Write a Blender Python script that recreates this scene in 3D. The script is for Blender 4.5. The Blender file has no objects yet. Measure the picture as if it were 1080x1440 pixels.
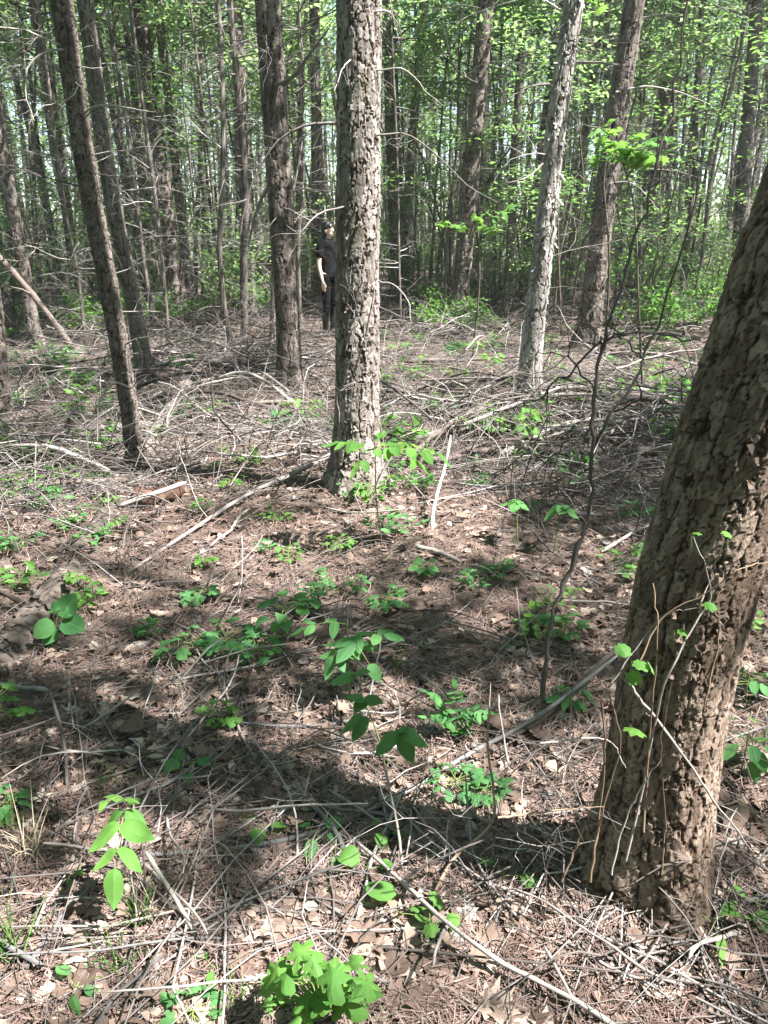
import bpy, math
import numpy as np
from mathutils import Matrix, Vector

# ------------------------------------------------------------------ camera, sky, sun, exposure
SC = bpy.context.scene
COL = SC.collection
R = math.radians
PITCH = R(19.8); CAMH = 1.55; FPX = 1083.0            # focal length in photograph pixels (1080 x 1440)
cam_d = bpy.data.cameras.new('camera'); cam = bpy.data.objects.new('camera', cam_d); COL.objects.link(cam)
cam.location = (0, 0, CAMH); cam.rotation_euler = (math.pi/2 - PITCH, 0, 0)
cam_d.sensor_fit = 'HORIZONTAL'; cam_d.angle = 2*math.atan(540/FPX)
cam_d.clip_start = 0.05; cam_d.clip_end = 400
SC.camera = cam

SUN_EL = R(56); SUN_AZ = R(109)                       # azimuth clockwise from +Y: from the right, a little behind
SUND = np.array([math.sin(SUN_AZ)*math.cos(SUN_EL), math.cos(SUN_AZ)*math.cos(SUN_EL), math.sin(SUN_EL)])
world = bpy.data.worlds.new('World'); SC.world = world; world.use_nodes = True
nt = world.node_tree; nt.nodes.clear()
sky = nt.nodes.new('ShaderNodeTexSky'); sky.sky_type = 'NISHITA'; sky.sun_disc = False
sky.sun_elevation = SUN_EL; sky.sun_rotation = SUN_AZ; sky.air_density = 1.0; sky.dust_density = 1.0; sky.ozone_density = 1.2
bg = nt.nodes.new('ShaderNodeBackground'); bg.inputs['Strength'].default_value = 0.085
ow = nt.nodes.new('ShaderNodeOutputWorld')
nt.links.new(sky.outputs[0], bg.inputs['Color']); nt.links.new(bg.outputs[0], ow.inputs['Surface'])
sun_d = bpy.data.lights.new('sun', 'SUN'); sun_d.energy = 5.0; sun_d.angle = R(0.53); sun_d.color = (1.0, 0.975, 0.95)
sun = bpy.data.objects.new('sun', sun_d); COL.objects.link(sun)
sun.rotation_euler = Vector(SUND.tolist()).to_track_quat('Z', 'Y').to_euler()
SC.view_settings.view_transform = 'Standard'; SC.view_settings.look = 'None'
SC.view_settings.gamma = 1.0; SC.view_settings.exposure = 2.55; SC.view_settings.use_curve_mapping = False
SC.render.engine = 'CYCLES'
SC.cycles.max_bounces = 5; SC.cycles.diffuse_bounces = 3; SC.cycles.transmission_bounces = 3; SC.cycles.glossy_bounces = 2
SC.cycles.use_denoising = True
SC.cycles.sample_clamp_indirect = 6.0

# ------------------------------------------------------------------ picture geometry
CA, SA = math.cos(PITCH), math.sin(PITCH)
FWD = np.array([0, CA, -SA]); UPV = np.array([0, SA, CA]); CAM = np.array([0, 0, CAMH])
rng = np.random.default_rng(11)

def ray(px, py):
    return FWD + np.array([(px-540)/FPX, 0, 0]) - UPV*((py-720)/FPX)
_T = np.random.default_rng(5).random((256, 256))
def vn(x, y, s=0):
    x = np.asarray(x, float) + s*17.31; y = np.asarray(y, float) + s*41.7
    xi = np.floor(x).astype(int); yi = np.floor(y).astype(int); fx = x-xi; fy = y-yi
    fx = fx*fx*(3-2*fx); fy = fy*fy*(3-2*fy)
    a = _T[xi & 255, yi & 255]; b = _T[(xi+1) & 255, yi & 255]; c = _T[xi & 255, (yi+1) & 255]; d = _T[(xi+1) & 255, (yi+1) & 255]
    return (a*(1-fx)+b*fx)*(1-fy)+(c*(1-fx)+d*fx)*fy
def sstep(a, b, x):
    t = np.clip((np.asarray(x, float)-a)/(b-a), 0, 1); return t*t*(3-2*t)
def gz(x, y):
    x = np.asarray(x, float); y = np.asarray(y, float)
    z = (vn(x*.45, y*.45, 1)-.5)*.16*sstep(1.5, 4, y) + (vn(x*1.3, y*1.3, 2)-.5)*.07
    z = z + .16*np.exp(-(((x+2.6)/2.2)**2+((y-9.2)/1.3)**2)) + .12*np.exp(-(((x-2.3)/1.6)**2+((y-6.9)/.8)**2))
    z = z + .03*np.exp(-(((x+1.6)/.8)**2+((y-3.9)/.7)**2)) - .012*np.clip(y-22, 0, 40)
    z = z + .05*np.exp(-((x+.18)**2+(y-4.85)**2)/.16) + .045*np.exp(-((x-.72)**2+(y-1.68)**2)/.09) + .10*np.exp(-(((x+1.0)/1.6)**2+((y-7.6)/.9)**2))
    return z
def ground(px, py, lift=0.0):
    d = ray(px, py); t = -CAMH/d[2] if d[2] < -1e-3 else 30.
    for _ in range(25):
        p = CAM + d*t; e = p[2]-(gz(p[0], p[1])+lift); t += .6*e/max(-d[2], .05)
    return CAM + d*t
def at(px, py, Y):
    d = ray(px, py); return CAM + d*(Y/d[1])
def depth(p): return float(np.dot(np.asarray(p)-CAM, FWD))
def wpx(w, p): return w*depth(p)/FPX                    # pixels -> metres at p

# ------------------------------------------------------------------ mesh building
class MB:
    def __init__(s): s.v = []; s.f = []; s.a = []; s.b = []; s.n = 0
    def add(s, v, faces, a=0.5, b=0.5):
        v = np.asarray(v, float).reshape(-1, 3); s.v.append(v)
        s.a.append(np.broadcast_to(np.asarray(a, float), (len(v),))); s.b.append(np.broadcast_to(np.asarray(b, float), (len(v),)))
        for f in (faces if isinstance(faces, list) else [faces]): s.f.append(np.asarray(f, int)+s.n)
        s.n += len(v); return s
    def mesh(s, name, m, smooth=True):
        me = bpy.data.meshes.new(name); v = np.concatenate(s.v).astype(np.float32)
        me.vertices.add(len(v)); me.vertices.foreach_set('co', v.ravel())
        li = np.concatenate([f.ravel() for f in s.f]).astype(np.int32)
        ln = np.concatenate([np.full(len(f), f.shape[1], np.int32) for f in s.f])
        st = np.concatenate([[0], np.cumsum(ln)[:-1]]).astype(np.int32)
        me.loops.add(len(li)); me.loops.foreach_set('vertex_index', li)
        me.polygons.add(len(ln)); me.polygons.foreach_set('loop_start', st)
        me.polygons.foreach_set('use_smooth', np.full(len(ln), smooth))
        for nm, arr in (('rnd', s.a), ('hgt', s.b)):
            at_ = me.attributes.new(nm, 'FLOAT', 'POINT'); at_.data.foreach_set('value', np.concatenate(arr).astype(np.float32))
        me.update(calc_edges=True); me.validate(); me.materials.append(m); return me
def link(name, me, parent=None, mat=None):
    o = bpy.data.objects.new(name, me); COL.objects.link(o)
    if parent is not None: o.parent = parent
    if mat is not None: o.matrix_local = mat
    return o
def thing(name, label, cat, loc=(0, 0, 0), group=None):
    o = bpy.data.objects.new(name, None); COL.objects.link(o); o.location = loc; o.empty_display_size = .1
    return tag(o, label, cat, group)
def tag(o, label=None, cat=None, group=None, kind=None):
    if label: o['label'] = label
    if cat: o['category'] = cat
    if group: o['group'] = group
    if kind: o['kind'] = kind
    return o

def nrm(v): return v/np.maximum(np.linalg.norm(v, axis=-1, keepdims=True), 1e-9)
def tubes(P, Rr, S=4):
    """P (N,K,3), Rr (N,K) -> verts, quad faces"""
    P = np.asarray(P, float); Rr = np.asarray(Rr, float)
    if P.ndim == 2: P = P[None]; Rr = Rr[None]
    N, K, _ = P.shape
    t = np.empty_like(P); t[:, 1:-1] = P[:, 2:]-P[:, :-2]; t[:, 0] = P[:, 1]-P[:, 0]; t[:, -1] = P[:, -1]-P[:, -2]
    t = nrm(t); m = nrm(P[:, -1]-P[:, 0])
    ref = np.where(np.abs(m[:, 2:3]) > .8, np.array([[1., .13, 0]]), np.array([[.05, .1, 1.]]))[:, None, :]
    n = nrm(np.cross(t, np.broadcast_to(ref, t.shape))); b = np.cross(t, n)
    a = np.arange(S)*2*math.pi/S
    V = P[:, :, None, :] + Rr[:, :, None, None]*(np.cos(a)[None, None, :, None]*n[:, :, None, :]+np.sin(a)[None, None, :, None]*b[:, :, None, :])
    k = np.arange(K-1)[:, None]*S; s = np.arange(S)[None]; s2 = (s+1) % S
    q = np.stack([k+s, k+s2, k+S+s2, k+S+s], -1).reshape(-1, 4)
    F = (np.arange(N)[:, None, None]*(K*S)+q[None]).reshape(-1, 4)
    return V.reshape(-1, 3), F
def smooth_path(pts, K):
    pts = np.asarray(pts, float)
    if len(pts) == 2: t = np.linspace(0, 1, K)[:, None]; return pts[0]*(1-t)+pts[1]*t
    e = np.vstack([2*pts[0]-pts[1], pts, 2*pts[-1]-pts[-2]]); n = len(pts)-1
    u = np.linspace(0, n, K); i = np.minimum(u.astype(int), n-1); f = (u-i)[:, None]
    p0, p1, p2, p3 = e[i], e[i+1], e[i+2], e[i+3]
    return .5*((2*p1)+(-p0+p2)*f+(2*p0-5*p1+4*p2-p3)*f*f+(-p0+3*p1-3*p2+p3)*f**3)
def jitter(P, amp):
    Q = P.copy(); Q[1:-1] += rng.normal(0, amp, (len(P)-2, 3)); return Q
def scatter(V, F, pos, rot, scale, a):
    """instances of a template as one mesh: V (n,3), F list of arrays, pos (N,3), rot (N,3,3), scale (N,)"""
    N = len(pos); W = np.einsum('nij,vj->nvi', rot, V)*np.asarray(scale)[:, None, None]+pos[:, None, :]
    off = np.arange(N)[:, None, None]*len(V)
    FF = [(f[None]+off).reshape(-1, f.shape[1]) for f in F]
    return W.reshape(-1, 3), FF, np.repeat(a, len(V))
def rots(N, tilt=math.pi, r=None):
    """random rotations: z axis tilted up to `tilt` (normal-ish), any heading"""
    r = r or rng; h = r.uniform(0, 2*math.pi, N); t = r.normal(0, tilt/2, N) if tilt < 3 else np.arccos(r.uniform(-1, 1, N)); k = r.uniform(0, 2*math.pi, N)
    def rz(a): c, s, o, i = np.cos(a), np.sin(a), np.zeros(N), np.ones(N); return np.stack([np.stack([c, -s, o], -1), np.stack([s, c, o], -1), np.stack([o, o, i], -1)], -2)
    def ry(a): c, s, o, i = np.cos(a), np.sin(a), np.zeros(N), np.ones(N); return np.stack([np.stack([c, o, s], -1), np.stack([o, i, o], -1), np.stack([-s, o, c], -1)], -2)
    return rz(h) @ ry(t) @ rz(k)

# ------------------------------------------------------------------ materials
def mat(name):
    m = bpy.data.materials.new(name); m.use_nodes = True; m.node_tree.nodes.clear(); return m, m.node_tree
class N:
    def __init__(s, nt): s.t = nt
    def __call__(s, ty, **kw):
        n = s.t.nodes.new('ShaderNode'+ty)
        for k, v in kw.items():
            if k.startswith('_'): setattr(n, k[1:], v)
            else:
                key = int(k[1:]) if k[0] == 'i' and k[1:].isdigit() else k.replace('__', ' ')
                if hasattr(v, 'is_linked'): s.t.links.new(v, n.inputs[key])
                else: n.inputs[key].default_value = v
        return n
    def attr(s, nm): n = s.t.nodes.new('ShaderNodeAttribute'); n.attribute_name = nm; return n.outputs['Fac']
    def ramp(s, fac, stops, interp='LINEAR'):
        n = s.t.nodes.new('ShaderNodeValToRGB'); n.color_ramp.interpolation = interp; e = n.color_ramp.elements
        e[0].position, e[0].color = stops[0][0], (*stops[0][1], 1); e[1].position, e[1].color = stops[-1][0], (*stops[-1][1], 1)
        for p, c in stops[1:-1]: x = e.new(p); x.color = (*c, 1)
        s.t.links.new(fac, n.inputs[0]); return n.outputs[0]
    def mix(s, fac, a, b, blend='MIX'):
        n = s.t.nodes.new('ShaderNodeMix'); n.data_type = 'RGBA'; n.blend_type = blend
        for sock, v in ((n.inputs[0], fac), (n.inputs[6], a), (n.inputs[7], b)):
            if hasattr(v, 'is_linked'): s.t.links.new(v, sock)
            else: sock.default_value = v if not isinstance(v, tuple) else ((*v, 1) if len(v) == 3 else v)
        return n.outputs[2]
    def math(s, op, a, b=0.0):
        n = s.t.nodes.new('ShaderNodeMath'); n.operation = op
        for i, v in enumerate((a, b)):
            if hasattr(v, 'is_linked'): s.t.links.new(v, n.inputs[i])
            else: n.inputs[i].default_value = v
        return n.outputs[0]
    def noise(s, scale, detail=4, rough=.6, vec=None, stretch=None):
        tc = s.t.nodes.new('ShaderNodeTexCoord'); v = tc.outputs['Object']
        if stretch: mp = s.t.nodes.new('ShaderNodeMapping'); mp.inputs['Scale'].default_value = stretch; s.t.links.new(v, mp.inputs[0]); v = mp.outputs[0]
        n = s.t.nodes.new('ShaderNodeTexNoise'); n.inputs['Scale'].default_value = scale; n.inputs['Detail'].default_value = detail; n.inputs['Roughness'].default_value = rough
        s.t.links.new(v, n.inputs['Vector']); return n.outputs['Fac']
    def out(s, sh): o = s.t.nodes.new('ShaderNodeOutputMaterial'); s.t.links.new(sh, o.inputs['Surface'])
    def bump(s, h, strength, dist): n = s('Bump', Height=h, Strength=strength, Distance=dist); return n.outputs[0]
def principled(n, col, rough=.85, spec=.25, normal=None):
    p = n('BsdfPrincipled', Roughness=rough); p.inputs['Specular IOR Level'].default_value = spec
    if hasattr(col, 'is_linked'): n.t.links.new(col, p.inputs['Base Color'])
    else: p.inputs['Base Color'].default_value = (*col, 1)
    if normal is not None: n.t.links.new(normal, p.inputs['Normal'])
    return p.outputs[0]

def m_bark(name, inner, plate1, plate2, fine=60, moss=None):
    m, t = mat(name); n = N(t); rnd = n.attr('rnd'); h = n.attr('hgt')
    nz = n.noise(fine, 5, .65, stretch=(1, 1, .35)); lo = n.noise(3.0, 3, .6)
    pc = n.ramp(n.math('ADD', n.math('MULTIPLY', rnd, .55), n.math('MULTIPLY', nz, .45)), [(.2, plate1), (.75, plate2)])
    c = n.mix(h, inner, pc)
    c = n.mix(n.math('MULTIPLY', n.ramp(lo, [(.48, (0, 0, 0)), (.62, (1, 1, 1))]), .35), c, inner)
    if moss: c = n.mix(n.math('MULTIPLY', n.ramp(n.noise(1.6, 4, .7), [(.54, (0, 0, 0)), (.64, (1, 1, 1))]), .6), c, moss)
    n.out(principled(n, c, .92, .12, n.bump(n.noise(fine*2.2, 4, .7, stretch=(1, 1, .5)), .9, .004))); return m
M = {}
M['bark_near'] = m_bark('bark_near', (.026, .015, .010), (.080, .053, .038), (.30, .228, .182), 130)
M['bark_centre'] = m_bark('bark_centre', (.048, .030, .022), (.098, .080, .070), (.335, .298, .272), 90, (.085, .085, .045))
M['bark_grey'] = m_bark('bark_grey', (.065, .052, .044), (.17, .15, .135), (.42, .39, .365), 70)
M['bark_brown'] = m_bark('bark_brown', (.030, .022, .018), (.068, .054, .046), (.185, .155, .137), 90)
M['bark_far'] = m_bark('bark_far', (.042, .034, .029), (.085, .070, .061), (.19, .165, .148), 30)

def m_leaf(name, dark, light, trans, tfac=.45, rough=.6, objrand=True, spec=.18):
    m, t = mat(name); n = N(t); r = n.attr('rnd')
    if objrand: oi = n('ObjectInfo'); r = n.math('FRACT', n.math('ADD', r, oi.outputs['Random']))
    c = n.ramp(r, [(.0, dark), (1., light)])
    nz = n.noise(35, 3, .6); c = n.mix(n.math('MULTIPLY', nz, .3), c, dark); c = n.mix(n.math('MULTIPLY', n.ramp(n.noise(2.6, 3, .6), [(.4, (0, 0, 0)), (.65, (1, 1, 1))]), .55), c, dark)
    sp = n('SeparateXYZ'); tco = n('TexCoord'); t.links.new(tco.outputs['Object'], sp.inputs[0]); ve = n.math('SUBTRACT', sp.outputs[1], n.math('MULTIPLY', n.math('ABSOLUTE', sp.outputs[0]), .8)); ve = n.math('FRACT', n.math('MULTIPLY', ve, 8.0))
    vein = n.ramp(ve, [(0, (1, 1, 1)), (.16, (0, 0, 0))]); c = n.mix(n.math('MULTIPLY', vein, .22), c, light); c = n.mix(n.math('MULTIPLY', n.ramp(n.noise(7, 2, .5), [(.70, (0, 0, 0)), (.76, (1, 1, 1))]), .6), c, (.16, .12, .05))
    c = n.mix(n.math('MULTIPLY', n.ramp(n.attr('hgt'), [(.9, (0, 0, 0)), (.97, (1, 1, 1))]), .45), c, light)
    tc = n.mix(.6, c, trans)
    tb = n('BsdfTranslucent'); t.links.new(tc, tb.inputs['Color'])
    ms = n('MixShader', i0=tfac); t.links.new(principled(n, c, rough, spec, n.bump(ve, .25, .02)), ms.inputs[1]); t.links.new(tb.outputs[0], ms.inputs[2])
    n.out(ms.outputs[0]); return m
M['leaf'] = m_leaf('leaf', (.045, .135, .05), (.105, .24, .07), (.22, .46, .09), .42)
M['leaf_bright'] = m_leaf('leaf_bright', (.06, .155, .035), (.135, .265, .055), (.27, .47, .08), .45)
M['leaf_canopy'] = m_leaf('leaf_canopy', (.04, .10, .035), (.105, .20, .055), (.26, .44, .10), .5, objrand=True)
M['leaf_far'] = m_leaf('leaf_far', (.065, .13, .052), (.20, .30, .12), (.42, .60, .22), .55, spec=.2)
M['dry_leaf'] = None
def m_ramp(name, stops, rough=.85, tfac=0.0, spec=.2, bscale=None, objrand=False):
    m, t = mat(name); n = N(t); r = n.attr('rnd')
    if objrand: oi = n('ObjectInfo'); r = n.math('FRACT', n.math('ADD', r, oi.outputs['Random']))
    c = n.ramp(r, stops); nz = n.noise(bscale or 40, 4, .65)
    c = n.mix(n.math('MULTIPLY', n.ramp(nz, [(.35, (1, 1, 1)), (.6, (0, 0, 0))]), .4), c, n.mix(1., c, (.45, .40, .36), 'MULTIPLY'))
    sh = principled(n, c, rough, spec, n.bump(nz, .5, .003))
    if tfac:
        tb = n('BsdfTranslucent'); t.links.new(c, tb.inputs['Color']); ms = n('MixShader', i0=tfac)
        t.links.new(sh, ms.inputs[1]); t.links.new(tb.outputs[0], ms.inputs[2]); sh = ms.outputs[0]
    n.out(sh); return m
M['dry_leaf'] = m_ramp('dry_leaf', [(0, (.085, .056, .045)), (.4, (.165, .113, .089)), (.75, (.27, .20, .158)), (.93, (.38, .305, .252)), (1, (.24, .22, .21))], .8, .2, .25, 30, True)
M['needle'] = m_ramp('needle', [(0, (.07, .045, .038)), (.4, (.125, .082, .069)), (.8, (.21, .153, .132)), (1, (.34, .295, .27))], .85)
M['twig'] = m_ramp('twig', [(0, (.045, .037, .034)), (.35, (.10, .085, .079)), (.7, (.195, .172, .162)), (1, (.37, .335, .315))], .9)
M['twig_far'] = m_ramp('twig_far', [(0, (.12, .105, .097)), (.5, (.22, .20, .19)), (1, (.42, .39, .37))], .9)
M['twig_pale'] = m_ramp('twig_pale', [(0, (.16, .142, .128)), (1, (.33, .298, .272))], .9)
M['twig_dark'] = m_ramp('twig_dark', [(0, (.06, .045, .04)), (1, (.14, .11, .10))], .9)
M['stick_grey'] = m_ramp('stick_grey', [(0, (.085, .082, .084)), (1, (.17, .162, .16))], .85)
M['log'] = m_ramp('log', [(0, (.055, .043, .036)), (.5, (.11, .088, .075)), (1, (.19, .16, .14))], .95, 0, .1, 26)
M['rot'] = m_ramp('rot', [(0, (.06, .035, .026)), (1, (.15, .092, .068))], .95, 0, .1, 22)
M['stem_green'] = m_ramp('stem_green', [(0, (.10, .15, .04)), (1, (.22, .28, .09))], .6)
M['stem_brown'] = m_ramp('stem_brown', [(0, (.06, .048, .038)), (1, (.14, .112, .09))], .85)
M['vine_orange'] = m_ramp('vine_orange', [(0, (.15, .10, .068)), (1, (.25, .175, .125))], .85)
M['grass'] = m_leaf('grass', (.07, .17, .035), (.17, .27, .07), (.25, .42, .08), .35)
M['straw'] = m_ramp('straw', [(0, (.34, .28, .19)), (1, (.52, .45, .34))], .7)
m, t = mat('forest_floor'); n = N(t)
lo = n.noise(1.1, 4, .6); hi = n.noise(55, 6, .7); md = n.noise(9, 5, .65)
c = n.ramp(md, [(.3, (.052, .039, .033)), (.5, (.10, .074, .062)), (.7, (.17, .135, .118))])
c = n.mix(n.ramp(lo, [(.42, (0, 0, 0)), (.6, (1, 1, 1))]), c, n.mix(.6, c, (.20, .165, .14)))
c = n.mix(n.math('MULTIPLY', hi, .6), c, (.10, .065, .05))
n.out(principled(n, c, .95, .1, n.bump(hi, 1., .02))); M['floor'] = m

# ------------------------------------------------------------------ ground sheet
nr, na = 190, 300
rr = np.concatenate([[0.0], np.geomspace(.25, 92, nr)])
aa = np.arange(na)*2*math.pi/na
X = rr[:, None]*np.sin(aa)[None]; Y = rr[:, None]*np.cos(aa)[None]
fade = np.clip(1-rr/25, 0, 1)[:, None]
Z = gz(X, Y) + ((vn(X*7, Y*7, 3)-.5)*.035 + (vn(X*22, Y*22, 4)-.5)*.018)*fade - .012
k = np.arange(nr)[:, None]*na; s = np.arange(na)[None]; s2 = (s+1) % na
F = np.stack([k+s, k+na+s, k+na+s2, k+s2], -1).reshape(-1, 4)[:, ::-1]
tag(link('ground', MB().add(np.stack([X, Y, Z], -1), F).mesh('ground', M['floor'])), kind='structure', label='forest floor of brown needles and dead leaves')

# ------------------------------------------------------------------ trees
def worley(u, v, nu, seed):
    """cells periodic in u (0..nu): F1, F2, id random, offset of v from the centre"""
    g = np.random.default_rng(seed); J = g.random((nu, 512, 3))
    ui = np.floor(u).astype(int); vi = np.floor(v).astype(int)
    best = np.full(u.shape, 9.); sec = np.full(u.shape, 9.); idr = np.zeros(u.shape); dv = np.zeros(u.shape)
    for a in (-1, 0, 1):
        for b in (-1, 0, 1):
            cu, cv = ui+a, vi+b; j = J[cu % nu, cv % 512]
            du = cu+.15+.7*j[..., 0]-u; dd = cv+.1+.8*j[..., 1]-v; d = np.hypot(du, dd)
            nb = d < best; sec = np.where(nb, best, np.minimum(sec, d)); idr = np.where(nb, j[..., 2], idr); dv = np.where(nb, -dd, dv); best = np.where(nb, d, best)
    return best, sec, idr, dv
def trunk_mesh(pts, rad, nu, nv, cells, aspect, amp, seed, m, flare=.45, ztop_dense=None):
    """pts (K,3), rad (K,) -> bark-relief trunk; dense up to ztop_dense, sparse above"""
    pts = np.asarray(pts, float); K = 200; P = smooth_path(pts, K); rr = np.interp(np.linspace(0, 1, K), np.linspace(0, 1, len(rad)), rad)
    z = P[:, 2]; zb, zt = z[0], z[-1]; zd = min(ztop_dense or zt, zt)
    rows = np.concatenate([np.linspace(zb, zd, nv), np.linspace(zd, zt, max(4, int((zt-zd)/.25)))[1:]]) if zt-zd > .1 else np.linspace(zb, zt, nv)
    cx = np.interp(rows, z, P[:, 0]); cy = np.interp(rows, z, P[:, 1]); r = np.interp(rows, z, rr)
    th = np.arange(nu)*2*math.pi/nu; H = rows-zb
    g = np.random.default_rng(seed); ph = g.uniform(0, 6.3, 3)
    r0 = rad[0]; lob = np.maximum(0, 1+.9*np.cos(3*th+ph[0])+.6*np.cos(5*th+ph[1]))
    rad2 = r[:, None]*(1+flare*np.exp(-np.maximum(H-.12, 0)/(1.1*r0+.03))[:, None]*(.6+.4*lob)[None])
    rad2 = rad2*(1+.05*(vn(th[None]*1.5+seed, H[:, None]*2.2, seed)-.5)+.04*np.cos(th[None]*2+H[:, None]*1.2+ph[2]))
    csz = 2*math.pi*r0/cells; U = np.broadcast_to(th[None]/(2*math.pi)*cells, rad2.shape); V = np.broadcast_to(H[:, None]/(csz*aspect), rad2.shape)
    wrap = np.minimum(U, cells-U)                                   # mirrored so the noise closes round the trunk
    wob = (vn(wrap*.9, V*.8, seed+1)-.5); wob2 = vn(wrap*2.6, V*2.4, seed+7)-.5; wob3 = vn(wrap*2.3+5, V*2.8, seed+2)-.5
    nb = max(4, cells//3); UB = ((U+1.1*wob+.5*wob2)*nb/cells) % nb; VB = V*.34/1.5+.5*wob+.35*wob3+30
    f1, f2, idr, dv = worley(UB, VB, nb, seed); pl = sstep(.0, .15, f2-f1+.03*wob2)
    g1, g2, id2, dv2 = worley((U+.6*wob+.40*wob2) % cells, V+.55*wob3+.4*wob+30, cells, seed+5); pl2 = sstep(.0, .14, g2-g1+.03*wob2)
    fb = vn(wrap*1.1, V*.8, seed+4)*.5+vn(wrap*2.7, V*2.2, seed+6)*.3+vn(wrap*6.5, V*6, seed+8)*.2
    big = sstep(.38, .62, vn(wrap*.35, V*.22, seed+9))
    hgt = 1.0*pl*(.75+.25*idr) + (.34+.42*big)*pl2*(.35+.7*np.floor(id2*4)/4-.7*dv2*(id2 > .3)) + .6*(fb-.5)
    D = amp*1.35*(hgt-.75); D = D*np.clip((zd-rows)/.08, 0, 1)[:, None] if zt-zd > .1 else D; rad3 = rad2+D
    V3 = np.stack([cx[:, None]+rad3*np.cos(th)[None], cy[:, None]+rad3*np.sin(th)[None], np.broadcast_to(rows[:, None], rad3.shape)], -1)
    n_ = len(rows); k = np.arange(n_-1)[:, None]*nu; s = np.arange(nu)[None]; s2 = (s+1) % nu
    F = np.stack([k+s, k+s2, k+nu+s2, k+nu+s], -1).reshape(-1, 4)
    mb = MB().add(V3, F, (.35*idr+.65*id2).ravel(), np.clip((.0+1.*pl)*(.3+.7*pl2)*(.6+.8*fb), 0, 1).ravel())
    info = dict(rows=rows, cx=cx, cy=cy, r=r)
    return mb.mesh('trunk', m, False), info
def branchlet(p0, dirn, L, r0, droop=.5, K=7, wig=.05, r=None):
    """a curved dead branch path"""
    r = r or rng; d = nrm(np.asarray(dirn, float)); P = [np.asarray(p0, float)]
    for i in range(K-1):
        P.append(P[-1]+d*L/(K-1)); d = nrm(d+np.array([0, 0, -droop*(i+1)/K*.5])+r.normal(0, wig*3, 3))
    return np.array(P), r0*np.linspace(1, .25, K)
def dead_branch(mb, p0, dirn, L, r0, droop=.5, subs=4, r=None, S=3, a=None, sub2=True):
    r = r or rng; P, rad = branchlet(p0, dirn, L, r0, droop, 7, .045, r); a = r.random() if a is None else a
    mb.add(*tubes(P, rad, S+(r0 > .006)), a)
    for i in range(subs):
        k = r.integers(1, 6); d = nrm(P[k+1]-P[k]); sd = nrm(np.cross(d, r.normal(0, 1, 3))); q, rq = branchlet(P[k], d*.7+sd*.8, L*r.uniform(.25, .55), max(rad[k]*.55, .0012), droop*r.uniform(-.3, 1.2), 5, .07, r)
        mb.add(*tubes(q, rq, S), min(1, a+r.uniform(-.1, .2)))
        if sub2:
            for j in range(r.integers(1, 4)):
                kk = r.integers(1, 4); d2 = nrm(q[kk+1]-q[kk]); s2 = nrm(np.cross(d2, r.normal(0, 1, 3))); w, rw = branchlet(q[kk], d2*.6+s2*.8, L*r.uniform(.1, .25), max(rq[kk]*.6, .001), .2, 3, .1, r)
                mb.add(*tubes(w, rw, 3), min(1, a+.1))
QUAD_V = np.array([[0, 0, 0], [.3, .42, .06], [0, 1, -.04], [-.3, .42, .06]]); QUAD_F = [np.array([[0, 1, 2, 3]])]
def leaf_cloud(centres, per, spread, size, r, tilt=1.6):
    c = np.repeat(np.asarray(centres), per, axis=0); p = c + r.normal(0, 1, c.shape)*np.asarray(spread)
    return scatter(QUAD_V, QUAD_F, p, rots(len(p), tilt, r), r.uniform(.65, 1.35, len(p))*size, r.random(len(p)))

# sunlit and shaded parts of the floor, as the photograph shows them: the canopy grows gaps and clumps to suit
LIGHT = [  # px, py, rx, ry, chance that a clump of leaves shades this spot
    (120, 1390, 230, 110, .06), (420, 1400, 160, 90, .15), (800, 1400, 330, 110, .08), (430, 1255, 150, 75, .9), (690, 1290, 60, 60, .1),
    (210, 995, 75, 50, .0), (120, 1120, 150, 60, .72), (330, 1090, 150, 70, .74), (560, 1010, 50, 35, .0), (560, 1120, 140, 90, .74), (470, 900, 170, 70, .92),
    (750, 960, 110, 110, .8), (690, 880, 60, 40, .15), (790, 1130, 90, 90, .9), (100, 780, 210, 90, .05), (310, 810, 140, 65, .12), (620, 745, 140, 50, .03), (440, 770, 80, 45, .1),
    (800, 740, 100, 60, .85), (60, 575, 190, 55, .95), (320, 640, 160, 65, .08), (80, 690, 130, 40, .12), (650, 620, 140, 65, .08), (820, 640, 120, 50, .35), (300, 520, 160, 35, .8), (110, 490, 130, 16, .05),
    (700, 500, 160, 40, .1), (900, 520, 130, 60, .2), (430, 600, 60, 50, .2), (560, 470, 60, 30, .2), (960, 1300, 140, 60, .1), (1010, 900, 60, 150, .35), (930, 700, 60, 300, .9)]
def proj(p):
    d = np.asarray(p)-CAM; zc = d@FWD; return 540+FPX*d[..., 0]/zc, 720-FPX*(d@UPV)/zc, zc
def shade_chance(gx, gy):
    gx = np.asarray(gx); px, py, zc = proj(np.stack([gx, gy, gz(gx, gy)], -1)); out = np.full(gx.shape, .52); best = np.full(gx.shape, 1.)
    for (a, b, rx, ry, v) in LIGHT:
        d = ((px-a)/rx)**2+((py-b)/ry)**2; hit = (d < best) & (zc > .2); out = np.where(hit, v, out); best = np.where(hit, d, best)
    out = np.clip(out+(vn(gx*1.9+11, gy*1.9, 21)-.5)*.7+(vn(gx*4.3, gy*4.3+7, 22)-.5)*.5, 0, 1)
    return np.where((zc < .2) | (px < -150) | (px > 1230) | (py > 1650), .9, out)
def shadow_foot(c):
    c = np.asarray(c); k = (c[..., 2:3]-.05)/SUND[2]; return (c-SUND*k)[..., :2]
def keep_for_light(c, r):
    f = shadow_foot(c); return r.random(len(c)) < shade_chance(f[:, 0], f[:, 1])

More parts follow.
